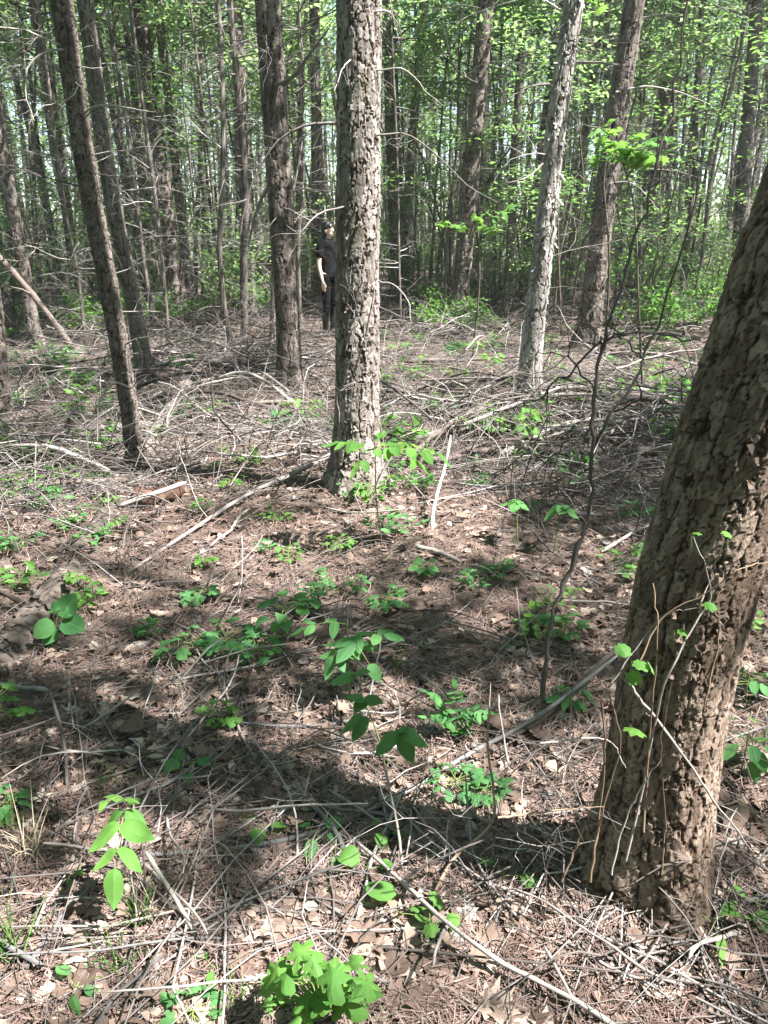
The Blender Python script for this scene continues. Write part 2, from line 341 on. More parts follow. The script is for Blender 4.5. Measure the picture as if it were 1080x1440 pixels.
# tree: name-kind, label, bark, axis px points from the base up, width px at base and at the last point, mesh detail
TREES = [
 dict(k='A', label='large tree with flaking bark in the middle, half hiding the person', m='bark_centre', ax=[(500, 684), (502, 520), (503, 330), (505, 0)], w=(56, 62), nu=124, nv=480, cells=32, asp=2.3, amp=0.008),
 dict(k='K', label='thick leaning tree with plated bark at the right edge, vines at its foot', m='bark_near', ax=[(915, 1225), (935, 1050), (972, 850), (1032, 650), (1086, 500), (1143, 330), (1210, 150)], w=(128, 188), nu=190, nv=600, cells=56, asp=2.2, amp=.0045),
 dict(k='H', label='pale tree with peeling grey bark, right of the middle', m='bark_grey', ax=[(742, 565), (750, 470), (766, 330), (782, 180), (808, 0)], w=(30, 26), nu=72, nv=330, cells=20, asp=2.2, amp=0.008),
 dict(k='B', label='dark straight tree just left of the person', m='bark_brown', ax=[(409, 548), (404, 440), (393, 250), (376, 0)], w=(33, 34), nu=72, nv=380, cells=26, asp=2.6, amp=0.007),
 dict(k='C', label='slim leaning tree with scaly bark, its foot by the fallen log', m='bark_brown', ax=[(192, 655), (176, 540), (152, 400), (120, 230), (86, 0)], w=(22, 28), nu=72, nv=330, cells=20, asp=1.3, amp=0.006),
 dict(k='D', label='dark tree standing close behind the slim leaning scaly one', m='bark_far', ax=[(206, 528), (188, 430), (160, 290), (138, 150), (120, 0)], w=(23, 21), nu=56, nv=300, cells=18, asp=2.0, amp=0.006),
 dict(k='E', label='tree with a sunlit pinkish lower trunk beside a green bush', m='bark_brown', ax=[(250, 452), (238, 330), (222, 200), (194, 0)], w=(17, 20), nu=40, nv=240, cells=9, asp=1.6, amp=.012),
 dict(k='F', label='thin forking dark tree just right of the sunlit pinkish trunk', m='bark_far', ax=[(273, 447), (258, 330), (244, 210), (222, 0)], w=(11, 12), nu=32, nv=180, cells=8, asp=2, amp=.009),
 dict(k='G', label='straight brown tree right of the middle, rising clear from the log', m='bark_brown', ax=[(643, 452), (655, 330), (668, 180), (684, 0)], w=(24, 21), nu=56, nv=320, cells=20, asp=1.6, amp=0.009),
 dict(k='H2', label='reddish brown trunk close behind the pale peeling tree', m='bark_brown', ax=[(733, 425), (752, 290), (775, 120), (790, 0)], w=(15, 14), nu=40, nv=200, cells=9, asp=1.5, amp=.012),
 dict(k='I', label='dark tree with many dead side branches, behind the bare sapling', m='bark_brown', ax=[(824, 490), (838, 380), (858, 230), (892, 0)], w=(32, 27), nu=64, nv=340, cells=22, asp=2.0, amp=0.009),
 dict(k='J', label='dark trunk farther back at the right, wrapped in dead twigs', m='bark_far', ax=[(893, 420), (915, 260), (938, 130), (958, 0)], w=(24, 22), nu=40, nv=200, cells=10, asp=1.6, amp=.012),
 dict(k='L', label='brown trunk cut off by the left edge, in the shaded bank', m='bark_brown', ax=[(4, 592), (-2, 500), (-30, 250), (-60, 0)], w=(20, 22), nu=48, nv=260, cells=10, asp=1.5, amp=.009),
 dict(k='M', label='leaning dark tree near the left edge behind the bare propped pole', m='bark_far', ax=[(52, 487), (35, 390), (12, 260), (-18, 90)], w=(17, 17), nu=40, nv=200, cells=9, asp=1.5, amp=.010),
 dict(k='O', label='dark trunk directly left of the dark straight tree', m='bark_far', ax=[(352, 455), (346, 300), (338, 120), (331, 0)], w=(17, 17), nu=40, nv=200, cells=9, asp=1.7, amp=.010),
 dict(k='P', label='dark trunk directly right of the large middle tree', m='bark_far', ax=[(561, 420), (556, 280), (550, 120), (547, 0)], w=(21, 20), nu=44, nv=240, cells=9, asp=1.7, amp=.010),
 dict(k='Q', label='thin dark crooked tree, second right of the large middle tree', m='bark_far', ax=[(572, 415), (573, 300), (582, 170), (597, 0)], w=(13, 12), nu=32, nv=180, cells=8, asp=1.7, amp=.008),
 dict(k='S', label='dark trunk in the upper right corner above the thick leaning tree', m='bark_far', ax=[(1035, 440), (1046, 250), (1056, 120), (1066, 0)], w=(19, 18), nu=40, nv=200, cells=9, asp=1.7, amp=.010),
 dict(k='U', label='broad dim trunk between the slim leaning tree and the pinkish one', m='bark_far', ax=[(108, 450), (98, 330), (72, 150), (48, 0)], w=(13, 13), nu=32, nv=160, cells=8, asp=1.7, amp=.008),
 dict(k='V', label='dim trunk seen between the person and the dark straight tree', m='bark_far', ax=[(448, 435), (447, 300), (444, 120), (442, 0)], w=(14, 14), nu=32, nv=160, cells=8, asp=1.7, amp=.010),
 dict(k='W', label='trunk between the straight brown tree and the pale peeling one', m='bark_far', ax=[(716, 405), (722, 250), (732, 90), (738, 0)], w=(11, 11), nu=32, nv=160, cells=8, asp=1.7, amp=.008),
]
HANDB = {  # dead branches drawn on the nearest trunks: px points, width px, pale
 'A': [([(492, 84), (470, 92), (455, 118), (440, 165)], 4, 1), ([(494, 82), (482, 96), (470, 128)], 3, 1), ([(474, 173), (430, 176), (385, 205), (352, 262), (338, 330)], 6, 0), ([(486, 290), (450, 300), (425, 325), (412, 352), (398, 380)], 4, 1),
       ([(530, 190), (575, 190), (615, 220), (660, 262), (700, 285)], 4, 0), ([(522, 16), (546, 18), (562, 40), (566, 75), (566, 110)], 4, 1), ([(528, 98), (570, 98), (600, 130), (625, 150)], 3, 1), ([(486, 470), (500, 440), (496, 400), (500, 380)], 3, 1), ([(486, 485), (494, 465), (503, 456)], 4, 1),
       ([(532, 395), (556, 402), (575, 425), (578, 452)], 3, 1), ([(478, 600), (474, 560), (486, 530), (500, 460)], 3, 1)],
 'C': [([(92, 70), (70, 72), (42, 90), (36, 130), (48, 170)], 5, 1), ([(118, 160), (140, 148), (180, 152), (222, 158)], 4, 1), ([(110, 120), (96, 140), (60, 150), (40, 175)], 3, 1), ([(182, 545), (160, 540), (140, 565), (137, 620)], 5, 1), ([(188, 560), (186, 600), (178, 640)], 3, 1)],
 'B': [([(386, 120), (410, 110), (440, 70), (462, 40)], 9, 0), ([(404, 200), (385, 245), (360, 300), (350, 345)], 10, 0), ([(394, 300), (372, 330), (356, 380)], 3, 0)],
 'I': [([(872, 92), (840, 88), (800, 90)], 5, 0), ([(866, 130), (905, 122), (950, 128), (1000, 148)], 4, 1), ([(862, 135), (880, 160), (900, 210)], 3, 1), ([(850, 260), (890, 258), (930, 300)], 3, 0)],
 'H': [([(772, 118), (745, 122), (712, 140)], 5, 0), ([(764, 230), (740, 250), (700, 260)], 4, 0), ([(778, 90), (800, 88), (850, 86)], 5, 0)],
 'G': [([(660, 300), (640, 310), (612, 350)], 3, 0), ([(676, 120), (640, 95), (620, 20)], 4, 0)],
 'D': [([(170, 350), (190, 370), (205, 400)], 3, 1), ([(140, 205), (120, 210), (70, 190)], 3, 1)],
}
TREE_XY = []
SHAFTS = []          # sunlit stretches of trunk: x, y, z0, z1, radius, share of the leaves in the way that are gone
def sun_clear(p, r):
    f = shadow_foot(p); c = shade_chance(f[:, 0], f[:, 1]); keep = r.random(len(p)) < np.clip((c-.08)/.42, .0, .8)
    for (x, y, z0, z1, rad, gone) in SHAFTS:
        hx = np.array([x, y])-p[:, :2]; sh = -SUND[:2]/np.linalg.norm(SUND[:2]); al = hx@sh; off = np.abs(hx[:, 0]*sh[1]-hx[:, 1]*sh[0]); z = p[:, 2]-al*math.tan(SUN_EL)
        keep &= ~((al > 0) & (off < rad) & (z > z0) & (z < z1) & (r.random(len(p)) < gone))
    return keep
def clear_cloud(centres, per, spread, size, r, tilt=1.6):
    c = np.repeat(np.asarray(centres), per, axis=0); p = c + r.normal(0, 1, c.shape)*np.asarray(spread); p = p[sun_clear(p, r)]
    return scatter(QUAD_V, QUAD_F, p, rots(len(p), tilt, r), r.uniform(.65, 1.35, len(p))*size, r.random(len(p)))
for (px, py, z0, z1, rad, gone) in [(512, 684, .1, 3.6, .30, .88), (748, 565, .0, 4.4, .32, .72), (960, 1225, .1, 1.3, .45, .96), (250, 452, 0, 2.6, .4, .95), (643, 452, 0, 1.6, .3, .7), (192, 655, .5, 3.0, .12, .55), (185, 1262, .05, .45, .2, .97), (455, 1425, .0, .25, .22, .97), (470, 473, .7, 1.8, .4, .7), (840, 480, .5, 3.5, .25, .5)]:
    p = ground(px, py); SHAFTS.append((p[0], p[1], z0, z1, rad, gone))
def crown_parts(root, top, hdir, r, loc, big=1.0, lit=True, leafn=16):
    """limbs and leaves at the head of a main trunk (above the picture)"""
    mb = MB(); lb = MB(); cs = []
    nb = 13
    for i in range(nb):
        h = r.uniform(.1, .98); p0 = top['p'](h); a = r.uniform(0, 6.3); L = r.uniform(1.2, 2.4)*big*(1.25-h*.6)
        P, rad = branchlet(p0, (math.cos(a), math.sin(a), r.uniform(.2, .7)), L, .028*big*(1.3-h), -.05, 8, .05, r)
        if p0[1] < 9 and (lambda a, b, c: ((c > 0) & (b > -60) & (a > -60) & (a < 1140)).any())(*proj(P)): continue
        mb.add(*tubes(P, rad, 5), .4)
        for kk in range(3, 8): cs.append(P[kk]+r.normal(0, .15, 3))
    cs = np.array(cs)
    px, py, zc = proj(cs)
    if lit: cs = cs[keep_for_light(cs, r) | (cs[:, 1] > 14)]
    off = np.asarray(loc)
    if len(cs):
        v, f, a = clear_cloud(cs, leafn, (.28, .28, .18), .12, r) if lit else leaf_cloud(cs, leafn, (.28, .28, .18), .12, r); lb.add(v-off, f, a)
        link('crown', lb.mesh('crown', M['leaf_canopy'], False), root)
    mv = MB(); mv.v = [np.concatenate(mb.v)-off]; mv.f = mb.f; mv.a = mb.a; mv.b = mb.b; mv.n = mb.n
    link('limbs', mv.mesh('limbs', M['twig_dark']), root)['kind'] = 'stuff'
for ti, T in enumerate(TREES):
    r = np.random.default_rng(100+ti); b = ground(*T['ax'][0]); Yb = b[1]; pts = [b-np.array([0, 0, .12])]
    for (px, py) in T['ax'][1:]: pts.append(at(px, py, Yb))
    d = nrm(pts[-1]-pts[-2]); Ht = r.uniform(9.5, 12.5) if T['k'] != 'K' else 11
    r0 = wpx(T['w'][0], b)/2; r1 = wpx(T['w'][1], pts[-1])/2; zt = pts[-1][2]
    rad = list(np.interp([p[2] for p in pts], [pts[0][2], zt], [r0, r1]))
    q = pts[-1]; nst = 4; dz = (Ht-zt)/nst
    for i in range(nst):
        d = nrm(d+np.array([0, 0, .12])); q = q+d*(dz/d[2]); pts.append(q); rad.append(r1*(1-.85*(i+1)/nst))
    TREE_XY.append((b[0], b[1], r0))
    loc = (b[0], b[1], b[2])
    root = thing('tree', T['label'], 'tree', loc)
    pts = np.array(pts)-np.array(loc)
    me, info = trunk_mesh(pts, rad, T['nu'], T['nv'], T['cells'], T['asp'], T['amp'], 40+ti*3, M[T['m']], flare=dict(A=.6, K=.5).get(T['k'], .55), ztop_dense=zt-loc[2]+dict(K=.9, A=.5).get(T['k'], .25))
    link('trunk', me, root); T['info'] = info; T['root'] = root; T['loc'] = np.array(loc); T['Y'] = Yb
    Pm = smooth_path(pts, 200)+np.array(loc)
    zz = Pm[:, 2]; top = dict(p=lambda h, Pm=Pm, zz=zz: np.array([np.interp(4.2+h*(zz[-1]-4.2), zz, Pm[:, c]) for c in range(3)]))
    if T['k'] not in ('E', 'F', 'J', 'S', 'U', 'V', 'W', 'M'):
        crown_parts(root, top, d, r, loc, 1.0 if r0 > .08 else .75)
    else:
        crown_parts(root, top, d, r, loc, .8, False, 12)
    # drawn dead branches
    for (pp, w, pale) in HANDB.get(T['k'], []):
        n_ = len(pp); yo = -r0*.7+np.linspace(0, 1, n_)*r.uniform(-.5, .35)
        P = np.array([at(px, py, Yb+yo[i]) for i, (px, py) in enumerate(pp)]); K = 12; S = jitter(smooth_path(P, K), .0025)-np.array(loc)
        rr_ = wpx(w*.8, P[0])/2*np.linspace(1, .3, K); mb = MB().add(*tubes(S, rr_, 5), r.uniform(.2, .9))
        for j in range(5):
            kk = r.integers(3, K-1); dd = nrm(S[kk]-S[kk-1]); sd = nrm(np.cross(dd, r.normal(0, 1, 3))); Lq = r.uniform(.08, .35)*np.linalg.norm(S[-1]-S[0])
            qq, rq = branchlet(S[kk], dd*.6+sd*.8, Lq, max(.0015, rr_[kk]*.5), .6, 5, .05, r); mb.add(*tubes(qq, rq, 3), r.random())
        link('branch', mb.mesh('branch', M['twig_pale' if pale else 'twig']), root)
    # further dead side branches
    nbr = {'A': 4, 'K': 0, 'H': 14, 'B': 26, 'C': 24, 'D': 22, 'I': 34, 'J': 36, 'G': 15, 'L': 6}.get(T['k'], 20)
    for j in range(nbr):
        z = r.uniform(.8 if T['k'] != 'A' else 2.5, min(zt+.5, 6.5)); i = np.searchsorted(info['rows'], z-loc[2]); i = min(i, len(info['rows'])-1); a = r.uniform(0, 6.3); rr_ = info['r'][i]
        p0 = np.array([info['cx'][i]+rr_*.9*math.cos(a), info['cy'][i]+rr_*.9*math.sin(a), info['rows'][i]]); mb = MB()
        dead_branch(mb, p0, (math.cos(a), math.sin(a), r.uniform(-.2, .5)), r.uniform(.4, .8 if T['k'] in 'AC' else 1.7), r.uniform(.0025, .0065), r.uniform(.2, 1.2), r.integers(3, 7), r)
        link('branch', mb.mesh('branch', M['twig_pale' if r.random() < .45 else 'twig']), root)
TD = {T['k']: T for T in TREES}

# ---- the trees behind, copied from a few builds
def far_tree_meshes(seed, H, r0):
    r = np.random.default_rng(seed); K = 9; hs = np.linspace(-.1, H, K); lean = r.normal(0, .05, 2); bend = r.normal(0, .11, (K, 2)).cumsum(0)*.6
    P = np.stack([hs*lean[0]+bend[:, 0]-bend[0, 0], hs*lean[1]+bend[:, 1]-bend[0, 1], hs], -1); rad = r0*np.linspace(1, .3, K)
    me, info = trunk_mesh(P, rad, 16, 120, 7, 2.2, r0*.10, seed, M['bark_far'], .3)
    Pm = smooth_path(P, 100); mb = MB()
    for i in range(52):
        h = r.uniform(.05, .72); a = r.uniform(0, 6.3); dead_branch(mb, Pm[int(h*99)], (math.cos(a), math.sin(a), r.uniform(-.2, .6)), r.uniform(.4, 1.4), r.uniform(.004, .010), r.uniform(0, .8), r.integers(1, 5), r, sub2=i % 2 == 0)
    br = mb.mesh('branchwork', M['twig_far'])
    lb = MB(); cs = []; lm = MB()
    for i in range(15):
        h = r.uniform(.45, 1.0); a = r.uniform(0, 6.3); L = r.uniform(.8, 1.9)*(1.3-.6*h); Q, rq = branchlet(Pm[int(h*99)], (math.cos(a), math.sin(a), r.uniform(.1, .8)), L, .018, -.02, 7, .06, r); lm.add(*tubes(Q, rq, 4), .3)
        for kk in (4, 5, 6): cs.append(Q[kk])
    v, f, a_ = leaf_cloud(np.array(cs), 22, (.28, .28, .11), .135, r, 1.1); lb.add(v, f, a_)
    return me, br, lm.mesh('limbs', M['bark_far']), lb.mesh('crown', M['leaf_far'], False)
FARV = [far_tree_meshes(700+i, H, r0) for i, (H, r0) in enumerate([(11, .065), (12.5, .085), (10, .04), (13, .075), (9.5, .03), (12, .05), (11.5, .045), (13, .095), (9, .025), (10.5, .035)])]
r = np.random.default_rng(77); placed = []; tries = 0
while len(placed) < 222 and tries < 9000:
    tries += 1; y = 12.5+25.5*r.random()**.85; half = .53*y+1.0; x = r.uniform(-half, half)
    if x > 1.5 and y < 15 : continue
    if any((x-a)**2+(y-b_)**2 < (.62+.011*y)**2 for a, b_, _ in TREE_XY+placed): continue
    if abs(x+.9*y/13.3) < .55 and y < 16.5: continue
    qx = 540+FPX*x/(y*CA)
    if y < 24 and y < (24 if 430 < qx < 720 else 17) and any(abs(qx-c_) < w_ for c_, w_ in ((505, 75), (665, 45), (770, 40), (860, 35), (395, 35), (130, 45))): continue
    placed.append((x, y, 0))
npole = len(placed); tries = 0
while len(placed) < npole+55 and tries < 6000:
    tries += 1; y = r.uniform(10.5, 22); x = r.uniform(-.53*y, .50*y); qx = 540+FPX*x/(y*CA)
    if y < 14 and 440 < qx < 1080: continue
    if abs(x+.9*y/13.3) < .5 and y < 16: continue
    if abs(qx-505) < 42 or any((x-a)**2+(y-b_)**2 < .35 for a, b_, _ in TREE_XY+placed): continue
    placed.append((x, y, 1))
SHORT = dict(A='the large middle tree', H='the pale peeling tree', B='the dark straight tree', C='the slim leaning tree', E='the sunlit pinkish trunk', G='the straight brown tree', I='the dark tree with dead branches', J='the twig-wrapped dark trunk', M='the leaning tree at the left edge', O='the trunk beside the dark straight tree', S='the trunk in the upper right corner', P='the dark trunk right of the large middle tree')
ORD = 'first second third fourth fifth sixth seventh eighth ninth tenth eleventh twelfth thirteenth fourteenth fifteenth sixteenth seventeenth eighteenth nineteenth twentieth'.split()
def at_row(xs, y): return 540+FPX*xs/(y*CA-(gz(xs, y)+3-CAMH)*SA)
mpx = {k: at_row(TD[k]['loc'][0]+float(np.interp(3, TD[k]['info']['rows'], TD[k]['info']['cx'])), TD[k]['Y']) for k in SHORT}; cand = {}
for i, (x, y, _) in enumerate(placed):
    if y > 26: continue
    px = at_row(x, y); k = min(mpx, key=lambda q: abs(mpx[q]-px)); cand.setdefault((k, px > mpx[k]), []).append((abs(px-mpx[k]), i))
NEARLAB = {}
for (k, rt), L in cand.items():
    for n_, (_, i) in enumerate(sorted(L)): NEARLAB[i] = ORD[min(n_, 19)]+' slender trunk behind, '+('right' if rt else 'left')+' of '+SHORT[k]
for i, (x, y, thin) in enumerate(placed):
    vi = r.choice([2, 4, 8, 9]) if thin else r.integers(0, len(FARV)); tr, br, lm, cr = FARV[vi]; sc = r.uniform(.8, 1.2)
    side = ('left' if x < -.10*y else 'right' if x > .22*y else 'middle'); far = y > 26
    lab = {('left', False): 'slender dark trunk in the crowded stand at the left', ('left', True): 'thin faint trunk deep in the stand at the left', ('middle', False): 'slender dark trunk standing behind the large middle tree',
           ('middle', True): 'thin faint trunk deep in the wood behind the middle', ('right', False): 'slender dark trunk behind the green shrubs at the right', ('right', True): 'thin faint trunk deep in the wood at the right'}[(side, far)]
    lab = NEARLAB.get(i, lab)
    o = thing('tree', lab, 'tree', (x, y, float(gz(x, y))), 'trees of the wood, '+side+(' far' if far else ' nearer'))
    o.rotation_euler = (r.normal(0, .045), r.normal(0, .05), r.uniform(0, 6.28)); o.scale = (sc*r.uniform(.8, 1.15),)*2+(sc,)
    link('trunk', tr, o); q = link('branchwork', br, o); q['kind'] = 'stuff'; q = link('limbs', lm, o); q['kind'] = 'stuff'; link('crown', cr, o)

# ---- the wood beyond: one mass
r = np.random.default_rng(78); mb = MB(); nT = 330
ang = r.uniform(-.62, .62, nT); dist = r.uniform(38, 72, nT); x = dist*np.sin(ang); y = dist*np.cos(ang); h0 = gz(x, y)
hs = np.linspace(0, 1, 6); P = np.stack([x[:, None]+r.normal(0, .25, (nT, 6)), y[:, None]+np.zeros((nT, 6)), h0[:, None]+hs[None]*r.uniform(12, 19, nT)[:, None]], -1)
mb.add(*tubes(P, r.uniform(.05, .13, nT)[:, None]*np.linspace(1, .4, 6)[None], 6), r.random())
tag(link('far_trunks', mb.mesh('far_trunks', M['bark_far'])), 'far-off wood of grey trunks behind all the other trees', 'wood', kind='stuff')
nC = 3000; ang = r.uniform(-.68, .68, nC); dist = r.uniform(42, 74, nC); z = r.uniform(0, 1, nC)**.9*20
cs = np.stack([dist*np.sin(ang), dist*np.cos(ang), gz(dist*np.sin(ang), dist*np.cos(ang))+z], -1)
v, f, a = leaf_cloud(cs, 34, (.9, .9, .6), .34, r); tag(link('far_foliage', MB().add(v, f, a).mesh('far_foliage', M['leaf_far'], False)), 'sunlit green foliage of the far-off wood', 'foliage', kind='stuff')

# ---- the soft lit air between the trees
m, t = mat('haze'); vol = t.nodes.new('ShaderNodeVolumePrincipled'); vol.inputs['Color'].default_value = (.93, .97, .93, 1); vol.inputs['Density'].default_value = .0009; vol.inputs['Anisotropy'].default_value = .2
t.links.new(vol.outputs[0], t.nodes.new('ShaderNodeOutputMaterial').inputs['Volume'])
hv = np.array([(x, y, z) for z in (-3., 28.) for y in (-96., 96.) for x in (-96., 96.)]); hf = np.array([(0, 2, 3, 1), (4, 5, 7, 6), (0, 1, 5, 4), (2, 6, 7, 3), (0, 4, 6, 2), (1, 3, 7, 5)])
tag(link('haze', MB().add(hv, hf).mesh('haze', m, False)), 'thin bright haze in the air of the wood', 'haze', kind='stuff')
# ---- the canopy of the surrounding wood, over and beside the camera (it shades the floor)
r = np.random.default_rng(79); G = np.stack([r.uniform(-15, 9, 5200), r.uniform(-7, 18, 5200)], -1)
G = G[r.random(len(G)) < np.where(np.hypot(G[:, 0], G[:, 1]) < 6, .75, .45)]
h = r.uniform(4.8, 10.5, len(G)); C_ = np.concatenate([G+SUND[None, :2]/SUND[2]*h[:, None], h[:, None]], 1)
px, py, zc = proj(C_); vis = (zc > 0) & (px > -80) & (px < 1160) & (py > -140)
C_ = C_[~vis]; C_ = C_[keep_for_light(C_, r)]; near_ = np.hypot(C_[:, 0]-2, C_[:, 1]-5) < 9
posts = np.array([(5.2, 1.0), (7.5, 4.5), (6.8, 9.5), (10.5, 7.0), (11, 13.0), (3.2, -3.0), (9.5, -.5), (-2.5, -2.6), (-7.5, 4.0), (1.0, -5.5)])
mb = MB()
for (x, y) in posts:
    P = np.stack([x+np.cumsum(r.normal(0, .06, 8)), y+np.cumsum(r.normal(0, .06, 8)), np.linspace(-.2, 11, 8)], -1); mb.add(*tubes(P, np.linspace(.11, .03, 8), 8), .4)
for c in C_:
    i = np.argmin(np.hypot(*(posts-c[:2]).T)); p0 = np.array([*posts[i], max(2.5, c[2]-1.2-.15*np.hypot(*(posts[i]-c[:2])))])
    if np.hypot(*(posts[i]-c[:2])) < 4.5 and r.random() < .45: mb.add(*tubes(smooth_path([p0, (p0+c)/2+np.array([0, 0, .25]), c], 6), np.linspace(.011, .004, 6), 4), .3)
tag(link('overhead_boughs', mb.mesh('overhead_boughs', M['bark_far'])), 'trunks and boughs of the surrounding wood carrying the canopy', 'boughs', kind='stuff')
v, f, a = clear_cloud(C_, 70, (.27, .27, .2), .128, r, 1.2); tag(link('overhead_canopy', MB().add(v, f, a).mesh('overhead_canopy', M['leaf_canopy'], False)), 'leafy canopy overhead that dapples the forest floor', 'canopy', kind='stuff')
nC = 5200; ang = r.uniform(.72, 2*math.pi-.72, nC); dist = r.uniform(5.5, 24, nC); z = r.random(nC)*np.minimum(.8*(dist-3), 13)+.3  # unseen leaf clumps added beside and behind the camera to cut the skylight
cs = np.stack([dist*np.sin(ang), dist*np.cos(ang), z], -1); v, f, a = leaf_cloud(cs, 9, (.55, .55, .4), .34, r, 3.2)
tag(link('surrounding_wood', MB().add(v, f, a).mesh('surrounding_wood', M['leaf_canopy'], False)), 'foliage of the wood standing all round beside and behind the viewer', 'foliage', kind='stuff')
print('canopy clumps', len(C_), 'far trees', len(placed))

# ------------------------------------------------------------------ leaf shapes
def outline_leaf(w, prof, L=1.0, fold=.25, droop=.25, n=10):
    """leaf along +y with a raised V fold and a drooping tip; prof(t) half width"""
    t = np.linspace(0, 1, n); hw = w*np.array([prof(x) for x in t]); y = t*L*(1-.12*droop*t); z = -droop*L*t**2*.5
    mid = np.stack([0*t, y, z], -1); lf = np.stack([-hw, y-.03*L, z+fold*hw], -1); rt = np.stack([hw, y-.03*L, z+fold*hw], -1)
    lf[0] = rt[0] = mid[0]; lf[-1] = rt[-1] = mid[-1]
    V = np.concatenate([mid, lf[1:-1], rt[1:-1]]); F4 = []; F3 = []; m = n; q = n+n-2
    F3 += [(0, 1, m), (0, q, 1), (n-2, n-1, m+n-3), (n-2, q+n-3, n-1)]
    for i in range(1, n-2): F4 += [(i, i+1, m+i, m+i-1), (i+1, i, q+i-1, q+i)]
    return V, [np.array(F4), np.array(F3)]
def lobed_leaf(radii, curl=.15, seed=0):
    """flat leaf given by radius at angles; stalk at the origin (0,0), blade centre at (0,.45)"""
    g = np.random.default_rng(seed); fine = 3 if len(radii) < 18 else 1; n0 = len(radii); e = np.array(radii); e = np.concatenate([e, e, e])
    if fine > 1: radii = smooth_path(np.stack([e, e, e], -1), (3*n0-1)*fine+1)[n0*fine:2*n0*fine, 0]*(1+g.normal(0, .03, n0*fine))
    n = len(radii); a = np.linspace(-math.pi/2, 1.5*math.pi, n, endpoint=False)
    rr_ = np.array(radii); x = rr_*np.cos(a); y = .45+rr_*np.sin(a); z = -curl*(x*x*1.2+(y-.3)**2*.8)+g.normal(0, .012, n)
    V = np.vstack([[0, .45, .03], np.stack([x, y, z], -1), np.stack([x*.5, .45+(y-.45)*.5, z*.3+.02], -1)])
    o = 1+np.arange(n); i = 1+n+np.arange(n); o2 = np.roll(o, -1); i2 = np.roll(i, -1)
    return V, [np.stack([i, o, o2, i2], -1), np.stack([np.zeros(n, int), i, i2], -1)]
oval = lambda t: math.sin(math.pi*min(1, t**.8))**.8
lance = lambda t: math.sin(math.pi*t**.65)**1.1
heart = lambda t: (math.sin(math.pi*min(1, (t*.86+.14)))**.75 if t > 0 else 0)
maple_r = [.40, .30, .42, .30, .55, .36, .62, .34, .62, .36, .55, .30, .42, .30]
celan_r = [.16, .30, .34, .22, .42, .40, .22, .50, .56, .50, .22, .40, .42, .22, .34, .30]
palm_r = [.15, .12, .35, .16, .62, .20, .70, .20, .62, .16, .35, .12]
grape_r = [.38, .30, .44, .40, .50, .42, .55, .46, .55, .42, .50, .40, .44, .30]
def tmesh(name, vf, m):
    V = vf[0]; rib = np.zeros(len(V)); rib[:10 if 'oval' in name or 'lance' in name or 'heart' in name else 1] = 1
    return MB().add(V, vf[1], .3, rib).mesh(name, m)
class _LM(dict):
    def __getitem__(s, k): v = dict.__getitem__(s, k); return v[rng.integers(0, len(v))]
LM = _LM()
def warp(vf, g): V, Fc = vf; V = V.copy(); V[:, 0] += .10*g.normal()*V[:, 1]**2; V[:, 2] += g.normal(0, .10)*V[:, 0]*V[:, 1]*2+g.normal(0, .06)*np.sin(V[:, 1]*5+g.random()*6)+g.normal(0, .008, len(V)); return V, Fc
for mn in ('leaf', 'leaf_bright'):
    for q_ in range(3):
        g = np.random.default_rng(1000+q_); f_, d_ = [.12, .3, .5][q_], [.55, .2, .35][q_]
        for nm, vf in (('oval', outline_leaf(.26, oval, 1, f_, d_)), ('lance', outline_leaf(.19, lance, 1, f_, d_)), ('heart', outline_leaf(.42, heart, 1, f_*.7, d_)), ('maple', lobed_leaf(maple_r, .1+.1*q_, q_)), ('celan', lobed_leaf(celan_r, .12+.18*q_, 20+q_)), ('palm', lobed_leaf(palm_r, .3, 3+q_)), ('grape', lobed_leaf(grape_r, .15+.15*q_, 40+q_))):
            LM.setdefault((nm, mn), []).append(tmesh('leaf_'+nm, warp(vf, g), M[mn]))

# ------------------------------------------------------------------ litter on the floor
def scat_xy(n, r, rmin=.75, rmax=18, wid=.72, pw=1.0):
    q = np.exp(r.uniform(math.log(rmin), math.log(rmax), n)); a = r.uniform(-wid, wid, n); return q*np.sin(a), q*np.cos(a), q
r = np.random.default_rng(201)
# needles
def needle_mesh(n, r):
    x, y, q = scat_xy(n, r, .8, 9); dens = vn(x*1.1, y*1.1, 9); k = r.random(n) < .35+.9*dens; x, y, q = x[k], y[k], q[k]; n = len(x)
    L = r.uniform(.035, .10, n)*(1+.06*q); h = r.uniform(0, 6.3, n); w = r.uniform(.0005, .0009, n)*(1+.28*q); bend = r.normal(0, .25, n)
    t = np.array([-.5, 0, .5]); ux, uy = np.cos(h), np.sin(h)
    cx = x[:, None]+L[:, None]*(t[None]*ux[:, None]-bend[:, None]*(t[None]**2)*uy[:, None]); cy = y[:, None]+L[:, None]*(t[None]*uy[:, None]+bend[:, None]*(t[None]**2)*ux[:, None])
    cz = gz(cx, cy)+(vn(cx*7, cy*7, 3)-.5)*.035+r.uniform(-.004, .022, n)[:, None]+r.normal(0, .28, n)[:, None]*L[:, None]*t[None]
    ox, oy = -uy*w, ux*w; V = np.stack([np.stack([cx+ox[:, None], cy+oy[:, None], cz], -1), np.stack([cx-ox[:, None], cy-oy[:, None], cz+w[:, None]], -1)], 2)
    q_ = np.array([[0, 1, 3, 2], [2, 3, 5, 4]]); F = (np.arange(n)[:, None, None]*6+q_[None]).reshape(-1, 4)
    return V.reshape(-1, 3), F, np.repeat(np.clip(.5*r.random(n)+.5*vn(x*.9+5, y*.9, 10), 0, 1), 6)
v, F, a = needle_mesh(76000, r)
tag(link('needle_litter', MB().add(v, F, a).mesh('needle_litter', M['needle'], False)), 'carpet of reddish brown fallen conifer needles', 'needles', kind='stuff')

